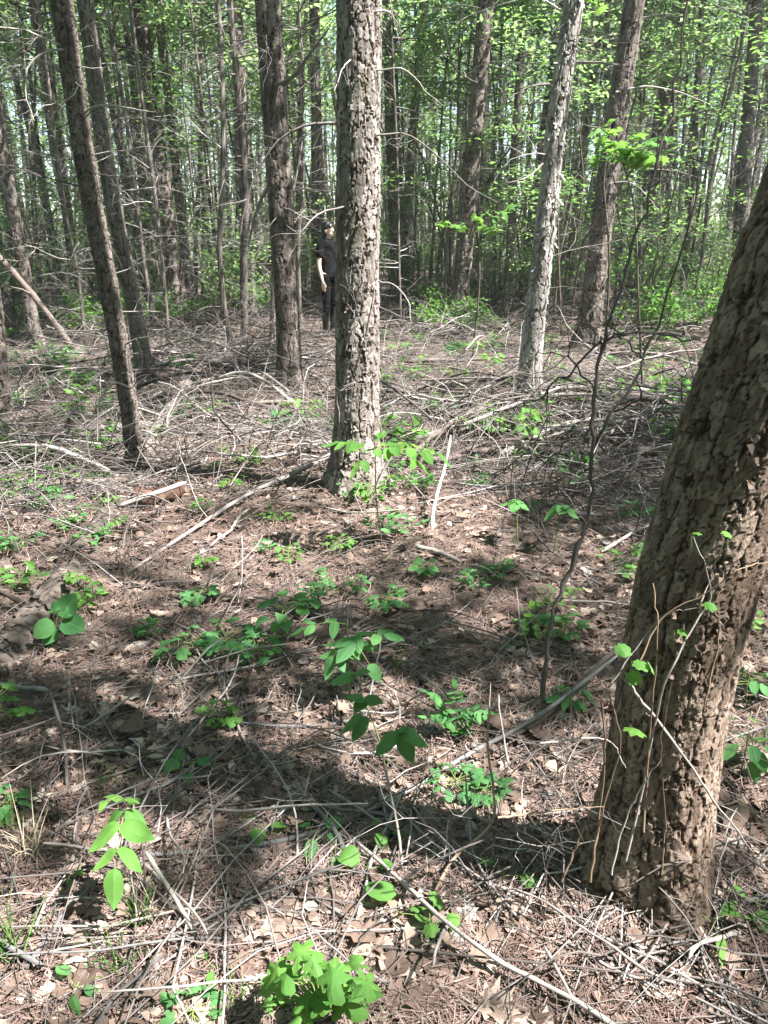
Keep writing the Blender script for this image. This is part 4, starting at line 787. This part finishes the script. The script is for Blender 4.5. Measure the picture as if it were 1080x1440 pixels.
def rosette(root, h, n, size, shape, m, r, tilt=.35, petiole=.6, sm='stem_green', spread=1.0):
    """stem with n stalked leaves spreading from its upper half"""
    top = np.array([r.normal(0, .1)*h, r.normal(0, .1)*h, h]); stem_part(root, [(0, 0, -.01), top*.5+r.normal(0, .03, 3)*h, top], .0022+.004*h, .0012+.002*h, sm)
    for i in range(n):
        a = i*2.4+r.uniform(-.3, .3); k = r.uniform(.45, 1); p = top*k; d = np.array([math.cos(a)*spread, math.sin(a)*spread, tilt*r.uniform(.3, 1.4)]); e = p+nrm(d)*size*petiole
        pe = stem_part(root, [p, (p+e)/2+np.array([0, 0, .02*size]), e], .0012, .0008, sm, 'leaf_stalk'); add_leaf(pe, LM[shape, m], e, d*np.array([1, 1, .2])+np.array([0, 0, r.uniform(-.35, .05)]), size*r.uniform(.7, 1.15), roll=r.normal(0, .25))
def plant(px, py, label, lift=0.0, cat='seedling', name='seedling', group=None):
    p = ground(px, py); return thing(name, label, cat, p, group), p
r = np.random.default_rng(601)
# sunlit pinnate seedling, lower left
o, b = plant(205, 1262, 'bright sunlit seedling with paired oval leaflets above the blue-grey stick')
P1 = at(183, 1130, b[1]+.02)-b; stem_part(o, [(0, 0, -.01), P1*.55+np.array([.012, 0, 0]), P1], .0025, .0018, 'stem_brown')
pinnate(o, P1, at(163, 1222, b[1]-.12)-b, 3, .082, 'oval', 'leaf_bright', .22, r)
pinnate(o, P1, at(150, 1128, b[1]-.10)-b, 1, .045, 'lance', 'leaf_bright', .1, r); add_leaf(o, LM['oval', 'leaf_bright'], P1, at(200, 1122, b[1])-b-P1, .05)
# lobed plant at the bottom edge
o, b = plant(455, 1425, 'bushy bright plant with lobed leaves at the bottom edge', name='leafy_plant', cat='plant')
for i in range(30):
    a = r.uniform(0, 6.3); q = math.sqrt(r.random()); px, py = 445+80*q*math.cos(a), 1388+58*q*math.sin(a); s_ = r.uniform(.045, .085)*(1.25 if i < 7 else 1)
    dy = r.uniform(-.09, .06); e = at(px, py, b[1]+dy)-b; e[2] = max(e[2], .03); e = e*.95; pe = stem_part(o, [(r.normal(0, .01), r.normal(0, .01), -.01), e*.5+np.array([0, 0, .03]), e], .0018, .0012, 'stem_green', 'leaf_stalk'); d = np.array([e[0]*2.5+r.normal(0, .3), -.6+r.normal(0, .5), r.uniform(-.3, .3)]); add_leaf(pe, LM['celan', 'leaf_bright'], e-nrm(d)*s_*.45, d, s_, roll=r.normal(0, .35))
# dark green seedlings in the central shade
o, b = plant(492, 985, 'dark green seedling with tiered broad leaflets in the central shade')
tp = at(488, 872, b[1])-b; stem_part(o, [(0, 0, -.01), tp*.5, tp], .004, .002, 'stem_green')
for (x1, y1, n_, s_) in [(540, 895, 2, .075), (430, 885, 2, .07), (470, 925, 2, .08), (520, 935, 1, .08), (495, 905, 2, .07)]: pinnate(o, tp*r.uniform(.7, 1), at(x1, y1, b[1]+r.uniform(-.2, -.02))-b, n_, s_, 'oval', 'leaf', .12, r)
o, b = plant(545, 1095, 'dark green seedling with five broad drooping leaflets on a thin stalk')
tp = at(512, 985, b[1])-b; stem_part(o, [(0, 0, -.01), tp*.5+np.array([.01, 0, 0]), tp], .003, .002, 'stem_green')
for (x1, y1, x0, y0, s_) in [(530, 1062, 560, 1030, .10), (585, 1075, 560, 1030, .10), (612, 1040, 560, 1030, .10), (475, 1035, 510, 1005, .09), (500, 1038, 515, 1008, .085), (465, 962, 500, 950, .09), (520, 925, 500, 950, .08), (470, 975, 512, 985, .075), (550, 985, 512, 985, .075), (500, 1000, 512, 985, .07), (590, 1015, 560, 1030, .06)]:
    p0 = at(x0, y0, b[1]-.10)-b; p1 = at(x1, y1, b[1]-.16)-b; add_leaf(o, LM['oval', 'leaf'], p0, p1-p0, s_*1.0, roll=r.normal(0, .2))
stem_part(o, [tp, at(540, 1012, b[1]-.06)-b, at(560, 1030, b[1]-.10)-b], .0015, .001, 'stem_green', 'leaf_stalk'); stem_part(o, [tp, at(500, 950, b[1]-.10)-b], .0015, .001, 'stem_green', 'leaf_stalk')
o, b = plant(640, 1040, 'ferny plant with small leaflets right of the drooping seedling', name='ferny_plant', cat='plant')
for (x1, y1) in [(600, 975), (640, 968), (665, 1000), (600, 1010), (650, 1030), (690, 1005), (620, 1000)]: pinnate(o, (r.normal(0, .01), r.normal(0, .01), .01), at(x1, y1, b[1]-r.uniform(-.05, .08))-b, 5, .036, 'oval', 'leaf', .2, r, .0012)
# spray of leaves in front of the middle tree
o, b = plant(538, 768, 'sapling with a level spray of leaves in front of the middle tree', name='sapling', cat='sapling')
tp = at(528, 628, b[1])-b; stem_part(o, [(0, 0, -.01), tp*.5+np.array([-.015, 0, 0]), tp], .0035, .0025, 'stem_brown')
for (x1, y1, n_, s_) in [(478, 624, 3, .105), (612, 640, 3, .105), (505, 655, 2, .085), (575, 625, 2, .09), (540, 600, 1, .09), (590, 655, 2, .08)]: pinnate(o, tp+r.normal(0, .01, 3), at(x1, y1, b[1]+r.uniform(-.12, .12))-b, n_, s_, 'oval', 'leaf_bright', .05, r, .0018)
# dark leaved seedling at the left
o, b = plant(70, 912, 'seedling with two large dark toothed leaves over the near end of the log')
tp = at(82, 862, b[1])-b; stem_part(o, [(0, 0, -.01), tp], .002, .0015, 'stem_green')
for (x0, y0, x1, y1, s_) in [(84, 866, 106, 830, .12), (88, 872, 125, 886, .115), (76, 876, 40, 898, .10), (74, 880, 60, 910, .09), (80, 860, 70, 838, .05), (86, 864, 112, 858, .06)]:
    p0 = at(x0, y0, b[1])-b; p1 = at(x1, y1, b[1]+(-.05 if y1 > y0 else .02))-b; add_leaf(o, LM['heart', 'leaf'], p0, p1-p0, s_*.95, up=(0, -.7, .7), roll=r.normal(0, .2))
# palmate plants in front of the brush pile
for (bx, by, cx, cy, nl, s_, lab) in [(728, 765, 726, 706, 6, .10, 'umbrella-like plant with palmate leaves, left one of the pair'), (778, 778, 790, 714, 6, .11, 'umbrella-like plant with palmate leaves beside the bare sapling')]:
    o, b = plant(bx, by, lab, name='palmate_plant', cat='plant'); tp = at(cx, cy, b[1])-b; stem_part(o, [(0, 0, -.01), tp*.5, tp], .004, .0025, 'stem_green')
    for i in range(nl): a = i*6.28/nl+.3; add_leaf(o, LM['oval', 'leaf'], tp, (math.cos(a), math.sin(a), -.15+r.normal(0, .12)), s_*r.uniform(.9, 1.15), roll=r.normal(0, .15))
# other seedlings and small plants one can point at: base px, height px, leaves, leaf size, shape, tone, label
SMALL = [
 (435, 600, 34, 16, .085, 'oval', 'leaf_bright', 'leafy green clump left of the middle tree foot'), (408, 590, 26, 10, .07, 'oval', 'leaf_bright', 'smaller green clump beside the one left of the middle tree'), (518, 712, 32, 14, .06, 'celan', 'leaf_bright', 'bright green clump right under the middle tree'), (548, 690, 20, 8, .05, 'celan', 'leaf_bright', 'small green sprig at the right side of the middle tree foot'),
 (405, 792, 20, 12, .045, 'celan', 'leaf_bright', 'small bright rosette in the sun below the brush heap'), (476, 776, 18, 10, .05, 'celan', 'leaf_bright', 'pale green sprig next to the rotten chunk'), (325, 692, 22, 9, .055, 'oval', 'leaf_bright', 'yellow-green sprig on the grey leaning pole'), (284, 722, 20, 8, .05, 'celan', 'leaf_bright', 'sprig below the yellow-green one, beside the pole'), (166, 750, 24, 8, .05, 'oval', 'leaf_bright', 'small green sprig in the gap of the fallen grey trunk'),
 (112, 830, 26, 8, .045, 'heart', 'leaf_bright', 'yellow-green seedling above the two large dark leaves'), (290, 800, 18, 7, .045, 'heart', 'leaf_bright', 'small sprig in the sun left of the bright rosette'), (283, 845, 18, 8, .06, 'celan', 'leaf', 'green sprig in the half shade left of the middle'), (262, 925, 26, 9, .07, 'celan', 'leaf', 'green plant left of the shaded group'), (318, 915, 28, 12, .07, 'celan', 'leaf', 'broad green plant in the shaded group at the left'), (362, 930, 26, 10, .06, 'celan', 'leaf', 'green plant between the shaded group and the tiered seedling'),
 (405, 905, 62, 9, .065, 'heart', 'leaf', 'taller seedling with separate heart leaves left of the tiered one'), (440, 860, 34, 7, .055, 'heart', 'leaf', 'seedling with small heart leaves above the tiered one'), (545, 860, 34, 8, .06, 'celan', 'leaf', 'green sprig above and right of the tiered seedling'), (595, 815, 26, 6, .05, 'heart', 'leaf', 'small green sprig below the curved pale branch'), (308, 1022, 34, 7, .05, 'celan', 'leaf_bright', 'bright sprig beside the sunny patch of dead leaves'), (268, 1085, 16, 5, .05, 'heart', 'leaf', 'tiny sprig in the shade below the sunny leaf patch'),
 (6, 1020, 50, 10, .06, 'celan', 'leaf_bright', 'green plant cut off by the left edge'), (18, 1150, 34, 7, .05, 'lance', 'leaf', 'dark sprig at the left edge beside the dead bark'), (365, 1172, 20, 3, .055, 'heart', 'leaf_bright', 'single upright leaf left of the crossing sticks'), (440, 1190, 22, 4, .06, 'oval', 'leaf', 'sprig beside the crossing of the two sticks'), (470, 1205, 18, 3, .055, 'oval', 'leaf', 'small leaf pair just below the long blue-grey stick'), (538, 1188, 26, 4, .05, 'heart', 'leaf_bright', 'heart-leaved sprig left of the thin stalk'),
 (520, 1238, 24, 2, .06, 'heart', 'leaf_bright', 'single bright leaf beside the bowed pale stick'), (560, 1300, 24, 2, .075, 'heart', 'leaf_bright', 'single glowing leaf above the bottom lobed plant'), (612, 1312, 40, 4, .055, 'grape', 'leaf_bright', 'cluster of glowing vine leaves on the bowed pale stick'), (708, 1246, 24, 2, .07, 'grape', 'leaf_bright', 'single glowing round leaf left of the thick tree foot'), (745, 1236, 16, 3, .04, 'oval', 'leaf', 'tiny sprig next to the glowing round leaf'), (998, 1312, 36, 4, .075, 'lance', 'leaf_bright', 'seedling with narrow sunlit leaves below the thick tree'), (1062, 1285, 30, 4, .05, 'heart', 'leaf_bright', 'sunlit sprig at the right edge below the thick tree'),
 (1040, 1090, 70, 12, .07, 'oval', 'leaf', 'green plant behind the thick tree at the right edge'), (1050, 985, 44, 9, .06, 'oval', 'leaf', 'higher green plant behind the thick tree at the right edge'), (790, 895, 26, 8, .07, 'celan', 'leaf', 'low green plant below the palmate pair'), (800, 1000, 30, 7, .06, 'oval', 'leaf', 'green sprig behind the leaning dark stick'), (640, 1115, 24, 9, .05, 'celan', 'leaf', 'green sprig above the blue-grey stick on the right'), (680, 1125, 22, 7, .05, 'celan', 'leaf', 'green sprig next to the thin twig tangle'),
 (932, 575, 44, 16, .12, 'oval', 'leaf_bright', 'leafy green clump against the left side of the thick tree'), (925, 625, 40, 10, .10, 'oval', 'leaf_bright', 'lower green clump against the thick tree by the dark log'), (905, 545, 40, 12, .10, 'celan', 'leaf_bright', 'green clump above the uppermost log of the brush pile'), (738, 640, 60, 8, .11, 'oval', 'leaf_bright', 'small seedling standing in front of the pale tree'), (690, 530, 30, 14, .10, 'oval', 'leaf_bright', 'bright clump left of the pale tree foot'), (715, 555, 26, 12, .09, 'celan', 'leaf_bright', 'low bright clump touching the pale tree foot'), (640, 545, 26, 10, .09, 'celan', 'leaf_bright', 'clump beside the black log'), (668, 505, 24, 10, .10, 'oval', 'leaf_bright', 'pale green clump on the sunny floor behind the black log'),
 (800, 560, 30, 10, .10, 'celan', 'leaf_bright', 'green clump right of the pale tree'), (770, 520, 30, 10, .10, 'oval', 'leaf_bright', 'green clump behind the pale tree at the right'), (880, 500, 26, 12, .12, 'celan', 'leaf_bright', 'green clump below the dark tree with dead branches'), (940, 505, 30, 12, .12, 'celan', 'leaf_bright', 'sunny clump beside the bare sapling branches'), (300, 590, 26, 8, .12, 'lance', 'leaf_bright', 'upright narrow-leaved seedling in the shade beside the heap of branches'), (30, 690, 20, 12, .08, 'celan', 'leaf_bright', 'low bright ground plant at the left edge'), (85, 682, 22, 14, .08, 'celan', 'leaf_bright', 'low bright ground plant left of the fallen trunk'), (20, 645, 18, 8, .08, 'celan', 'leaf', 'dim ground plant at the left edge above the bright ones'), (225, 620, 22, 7, .07, 'oval', 'leaf_bright', 'sprig right of the slim leaning tree foot'), (535, 655, 16, 8, .06, 'celan', 'leaf_bright', 'tiny sprig behind the level spray of leaves'), (560, 500, 20, 10, .10, 'celan', 'leaf_bright', 'green clump right of the middle tree, farther back'), (800, 690, 24, 6, .07, 'celan', 'leaf', 'small green plant just above the palmate pair'), (500, 830, 18, 6, .045, 'celan', 'leaf', 'tiny sprig in the shade below the rotten chunk'), (105, 1400, 22, 4, .05, 'oval', 'leaf', 'small sprig at the bottom left among dry grass'), (300, 1368, 18, 3, .045, 'oval', 'leaf_bright', 'tiny sprig left of the lobed plant'), (270, 1435, 24, 6, .05, 'celan', 'leaf', 'sprig at the bottom edge left of the lobed plant'), (100, 1245, 14, 4, .03, 'oval', 'leaf_bright', 'tiny sprig left below the pinnate seedling')]
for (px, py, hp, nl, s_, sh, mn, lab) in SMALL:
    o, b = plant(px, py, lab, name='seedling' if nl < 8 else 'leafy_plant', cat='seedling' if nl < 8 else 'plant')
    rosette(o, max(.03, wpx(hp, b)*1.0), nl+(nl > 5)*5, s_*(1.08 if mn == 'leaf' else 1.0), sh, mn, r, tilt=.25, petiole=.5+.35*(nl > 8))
# little green plants nobody singles out, on the sunny floor farther back
PV = []
for i in range(4):
    g = np.random.default_rng(650+i); v, f, a = leaf_cloud(g.normal(0, 1, (7, 3))*np.array([.11, .11, .03])+np.array([0, 0, .09]), 5, (.04, .04, .02), .075, g, .9); mbp = MB().add(v, f, a)
    for c4 in v.reshape(-1, 4, 3)[:, 0]: mbp.add(*tubes(smooth_path([(0, 0, -.01), c4*np.array([.5, .5, .6]), c4], 4), [.002, .0015, .001, .001], 3), .5)
    PV.append(mbp.mesh('ground_plant', M['leaf_bright' if i % 2 else 'leaf'], False))
for i in range(210):
    px = r.uniform(0, 1080); py = r.uniform(455, 660) if i < 160 else r.uniform(640, 900)
    if 180 < px < 520 and r.random() < .75: continue
    p = ground(px, py); side = 'left' if px < 400 else 'right'; o = tag(link('ground_plant', PV[r.integers(0, 4)]), 'low green plant in the brush of the '+side+' half of the floor', 'plant', 'low plants in the brush, '+side); o.location = p; o.rotation_euler = (0, 0, r.uniform(0, 6.3)); sc = r.uniform(.6, 1.3)*(1 if py < 640 else .6); o.scale = (sc,)*3
# grass tufts
def tuft(px, py, n_, L, m, lab, lean=.6):
    b = ground(px, py); a = r.uniform(0, 6.3, n_); t = np.linspace(0, 1, 6)[None]; Ls = L*r.uniform(.5, 1.1, n_)[:, None]; out = r.uniform(.2, 1, n_)[:, None]*lean; bx = r.normal(0, .015, n_); by = r.normal(0, .015, n_)
    P = np.stack([bx[:, None]+np.cos(a)[:, None]*Ls*(out*t+.5*out*t*t), by[:, None]+np.sin(a)[:, None]*Ls*(out*t+.5*out*t*t), Ls*(t-.35*out*t*t*1.6)*.9], -1)
    V, F = tubes(P, .0022*np.sqrt(L/.15)*np.linspace(1, .1, 6)[None]*np.ones((n_, 1)), 3); o = link('grass_tuft', MB().add(V, F, np.repeat(r.random(n_), 18)).mesh('grass_tuft', M[m])); o.location = b; tag(o, lab, 'grass')
for q_ in [(18, 1350, 26, .2, 'grass', 'green grass tuft at the left edge near the bottom'), (190, 1300, 22, .16, 'grass', 'green grass tuft in the sun below the pinnate seedling'), (225, 1290, 12, .14, 'straw', 'dry straw tuft beside the sunny green grass'), (555, 945, 14, .16, 'grass', 'thin grass tuft beside the tiered seedling'), (600, 920, 10, .14, 'grass', 'thin grass tuft right of the tiered seedling'), (40, 1205, 26, .22, 'straw', 'pale dry straw tuft at the left edge in the shade'), (335, 1420, 14, .12, 'grass', 'short grass at the bottom edge left of the lobed plant'), (150, 1110, 12, .12, 'grass', 'small dark grass tuft above the pinnate seedling'), (175, 1365, 18, .14, 'grass', 'half shaded grass tuft at the bottom left'), (20, 1170, 14, .15, 'grass', 'dark grass tuft at the left edge')]: tuft(*q_)

spray_sapling(905, 560, [(898, 420), (885, 300), (872, 215)], 'slim sapling with a bright sunlit spray of lobed leaves at the upper right', 13, .13, (815, 940, 190, 232))
spray_sapling(850, 520, [(845, 380), (850, 250), (858, 190)], 'slim sapling with a small yellow-green tuft above the bright spray', 5, .11, (835, 875, 165, 205), 'oval')
spray_sapling(790, 470, [(786, 300), (800, 120), (815, 5)], 'thin sapling with leaves at the top edge beside the pale tree', 7, .14, (770, 850, -30, 22))
spray_sapling(665, 500, [(665, 400), (672, 320)], 'low sapling with flat leafy sprays before the straight brown tree', 8, .13, (610, 720, 290, 330))
# ------------------------------------------------------------------ vines and twigs on the thick tree
K_ = TD['K']; Yk = K_['Y']; o = thing('climbing_vine', 'thin climbing vine with small lobed leaves on the thick leaning tree', 'vine', K_['loc']); b = K_['loc']
VINES = [([(880, 1210), (905, 1100), (925, 1000), (940, 950), (975, 880), (1000, 840), (990, 790), (975, 755)], 5), ([(835, 1200), (850, 1130), (872, 1050), (860, 990), (846, 960)], 4), ([(905, 1170), (910, 1080), (918, 980), (925, 880), (918, 820)], 5), ([(900, 930), (930, 870), (1000, 830), (1040, 800), (1080, 790)], 4), ([(860, 960), (930, 870), (985, 855)], 3), ([(985, 850), (1000, 810), (1015, 770), (1030, 750)], 3), ([(990, 1000), (1010, 900), (1005, 860), (985, 850)], 4), ([(880, 955), (905, 990), (960, 1060), (1000, 1120), (1060, 1200)], 8), ([(700, 1150), (780, 1140), (850, 1135)], 5), ([(830, 1240), (845, 1130), (850, 1040), (845, 985)], 6), ([(790, 1240), (815, 1180), (835, 1130)], 5), ([(930, 1230), (935, 1150), (930, 1050), (945, 960)], 3), ([(860, 1230), (880, 1150), (910, 1095), (935, 1060)], 4), ([(760, 1045), (850, 1040), (880, 1080)], 4)]
for (pp, w) in VINES:
    off = -.16-.03*r.random(); S = jitter(smooth_path([at(px, py, Yk+off+.02*math.sin(i*1.7)) for i, (px, py) in enumerate(pp)], 22), .0012)-b; link('stem', MB().add(*tubes(S, wpx(w*.75, S[0]+b)/2*np.linspace(1, .4, 22), 5), r.random()).mesh('stem', M['twig_pale' if r.random() < .6 else 'vine_orange']), o)
for (px, py, s_) in [(975, 748, .02), (1028, 750, .022), (888, 928, .038), (868, 903, .035), (888, 1022, .05), (950, 885, .025), (990, 845, .03), (880, 945, .035), (912, 930, .03)]:
    p = at(px, py, Yk-.2)-b; stem_part(o, [p, p+np.array([.01, .03, -.02]), p+np.array([.03, .07, -.06])], .0012, .0012, 'stem_green', 'leaf_stalk'); add_leaf(o, LM['grape', 'leaf_bright'], p, (r.normal(0, .7), -.8, r.normal(-.1, .4)), s_, up=(.3, -.3, 1), roll=r.normal(0, .3))
# loose bark scales standing off the trunks
def flakes(T, n_, size, zlo, zhi, seed):
    g = np.random.default_rng(seed); inf = T['info']; V, Fc = outline_leaf(.34, lambda t: .55+.45*math.sin(7*t+1), 1, .3, -.5, 5); fm = [MB().add(V*np.array([1, 1, 1])+g.normal(0, .10, V.shape)*np.array([1, 1, .4]), Fc, .3+.2*k).mesh('bark_flake', M[T['m']]) for k in range(3)]
    for me in fm: me.attributes['hgt'].data.foreach_set('value', np.full(len(V), .9, np.float32))
    for i in range(n_):
        z = g.uniform(zlo, zhi); k = min(np.searchsorted(inf['rows'], z), len(inf['rows'])-1); a = g.uniform(-2.9, .3); rr_ = inf['r'][k]*1.01; nrmv = np.array([math.cos(a), math.sin(a), 0]); p = np.array([inf['cx'][k], inf['cy'][k], z])+nrmv*rr_
        d = np.array([0, 0, -1.])+nrmv*g.uniform(.1, .5)+np.cross(nrmv, (0, 0, 1))*g.normal(0, .3); link('bark_flake', fm[i % 3], T['root'], Matrix.Translation(Vector(p.tolist())) @ Matrix(place(d, nrmv).tolist()).to_4x4() @ Matrix.Scale(size*g.uniform(.5, 1.5), 4))
flakes(TD['A'], 150, .032, .3, 3.3, 1); flakes(TD['H'], 60, .05, .8, 3.6, 2); flakes(TD['K'], 70, .022, .2, 1.5, 3); flakes(TD['C'], 60, .022, .2, 3., 4)

# ------------------------------------------------------------------ the person behind the middle tree
def blob_mesh(name, balls, m, voxel, parent, smooth=8):
    """balls: (x,y,z,rx,ry,rz) overlapping ellipsoids -> one continuous surface"""
    import bmesh
    bm = bmesh.new()
    for (x, y, z, rx, ry, rz) in balls:
        bmesh.ops.create_icosphere(bm, subdivisions=2, radius=1, matrix=Matrix.Translation((x, y, z)) @ Matrix.Diagonal((rx, ry, rz, 1)))
    me = bpy.data.meshes.new(name); bm.to_mesh(me); bm.free(); me.materials.append(m); o = link(name, me, parent)
    md = o.modifiers.new('r', 'REMESH'); md.mode = 'VOXEL'; md.voxel_size = voxel; md.use_smooth_shade = True
    if smooth: sm_ = o.modifiers.new('s', 'SMOOTH'); sm_.iterations = smooth; sm_.factor = .5
    return o
def chain(pts, rads, n_=14, flat=1.0):
    P = smooth_path(pts, n_); q = np.interp(np.linspace(0, 1, n_), np.linspace(0, 1, len(rads)), rads); return [(p[0], p[1], p[2], a*flat if flat != 1 else a, a, a) for p, a in zip(P, q)]
def solid(name, col, rough=.8, spec=.2, tex=60):
    m, t = mat(name); n = N(t); nz = n.noise(tex, 4, .6); c = n.mix(n.math('MULTIPLY', nz, .5), col, tuple(x*.6 for x in col)); n.out(principled(n, c, rough, spec, n.bump(nz, .3, .004))); return m
M['skin'] = solid('skin', (.68, .46, .37), .55, .35); M['cloth'] = solid('black_cloth', (.009, .009, .010), .95, .05); M['boot'] = solid('black_boot', (.012, .012, .012), .35, .5); M['hair'] = solid('dark_hair', (.014, .010, .009), .5, .4, 120); M['lip'] = solid('lip', (.35, .12, .10), .5); M['eye'] = solid('eye', (.02, .015, .012), .2, .5)
pg = ground(465, 473); per = thing('person', 'person in black short-sleeved top and leggings, half hidden by the middle tree', 'person', pg); per.rotation_euler = (0, 0, R(56)); per.scale = (.97, .97, 1.0)
# local frame: facing -y, right hand at -x; 1.66 m tall
body = []
body += chain([(0, .01, .93), (0, .0, 1.08), (0, .01, 1.22), (0, .015, 1.34)], [.115, .095, .105, .085], 10, 1.25)
body += chain([(0, .015, 1.38), (0, .0, 1.47)], [.05, .045], 6)
body += [(0, -.005, 1.555, .070, .088, .10), (0, -.03, 1.50, .052, .060, .062), (0, -.045, 1.475, .03, .035, .025), (0, -.098, 1.535, .011, .016, .016), (0, -.09, 1.555, .008, .01, .02), (.07, .0, 1.535, .012, .02, .03), (-.07, .0, 1.535, .012, .02, .03)]
for sg in (-1, 1):
    body += chain([(sg*.10, .015, 1.355), (sg*.165, .02, 1.34), (sg*.185, .025, 1.28)], [.05, .05, .044], 6)
    body += chain([(sg*.185, .025, 1.28), (sg*.205, .035, 1.07), (sg*.208, .0, .93), (sg*.208, -.025, .84)], [.042, .036, .031, .022], 16)
    body += [(sg*.207, -.032, .80, .017, .034, .042), (sg*.206, -.036, .775, .016, .036, .035)]
    for k, (dy, L) in enumerate([(-.028, .075), (-.009, .085), (.010, .080), (.028, .062)]): body += chain([(sg*.205, -.036+dy, .765), (sg*.203, -.04+dy*1.1, .765-L*.5), (sg*.192, -.042+dy*1.1, .765-L)], [.0095, .009, .0075], 7)
    body += chain([(sg*.203, -.052, .81), (sg*.196, -.078, .775), (sg*.190, -.084, .745)], [.011, .0095, .008], 6)
    body += chain([(sg*.085, .01, .90), (sg*.09, .0, .70), (sg*.092, .0, .49), (sg*.094, .015, .32), (sg*.095, .02, .10)], [.085, .072, .052, .048, .034], 18)
    body += chain([(sg*.095, .03, .045), (sg*.10, -.06, .035), (sg*.105, -.13, .028)], [.036, .034, .024], 7)
blob_mesh('body', body, M['skin'], .0075, per, 3)
top = chain([(0, .01, .90), (0, .005, 1.06), (0, .012, 1.22), (0, .015, 1.335)], [.130, .112, .122, .095], 12, 1.25)+chain([(0, .012, 1.36), (0, .01, 1.40)], [.075, .058], 4)
for sg in (-1, 1): top += chain([(sg*.10, .015, 1.36), (sg*.168, .02, 1.345), (sg*.192, .026, 1.27), (sg*.197, .03, 1.20)], [.062, .064, .060, .057], 9)
blob_mesh('top', top, M['cloth'], .012, per, 5)
leg = [(0, .012, .89, .15, .115, .10)]
for sg in (-1, 1): leg += chain([(sg*.085, .01, .88), (sg*.09, .0, .70), (sg*.092, .0, .49), (sg*.094, .015, .32), (sg*.095, .02, .14)], [.097, .083, .062, .057, .046], 18)
blob_mesh('leggings', leg, M['cloth'], .012, per, 5)
for sg in (-1, 1): blob_mesh('boot', chain([(sg*.094, .018, .36), (sg*.095, .02, .20), (sg*.095, .028, .06)], [.060, .053, .050], 10)+chain([(sg*.095, .04, .05), (sg*.10, -.06, .042), (sg*.106, -.14, .034)], [.050, .047, .034], 8), M['boot'], .009, per, 4)
hair = [(0, .02, 1.585, .090, .094, .094), (0, .055, 1.50, .092, .066, .11), (0, .065, 1.41, .095, .055, .10), (-.03, .06, 1.36, .07, .05, .08), (-.070, .035, 1.48, .018, .034, .11), (.070, .035, 1.48, .018, .034, .11), (0, -.045, 1.618, .062, .042, .026), (-.03, -.078, 1.594, .036, .018, .020), (.03, -.078, 1.594, .036, .018, .020)]
blob_mesh('hair', hair, M['hair'], .008, per, 3)
for sg in (-1, 1): blob_mesh('eye', [(sg*.03, -.084, 1.552, .012, .006, .006)], M['eye'], .003, per, 0)
blob_mesh('mouth', [(0, -.087, 1.498, .021, .008, .006)], M['lip'], .003, per, 0)
print('tris', sum(sum(len(p.vertices)-2 for p in me.polygons) for me in bpy.data.meshes if len(me.polygons) < 2000) + sum(2*len(me.polygons) for me in bpy.data.meshes if len(me.polygons) >= 2000), 'objects', len(bpy.data.objects))
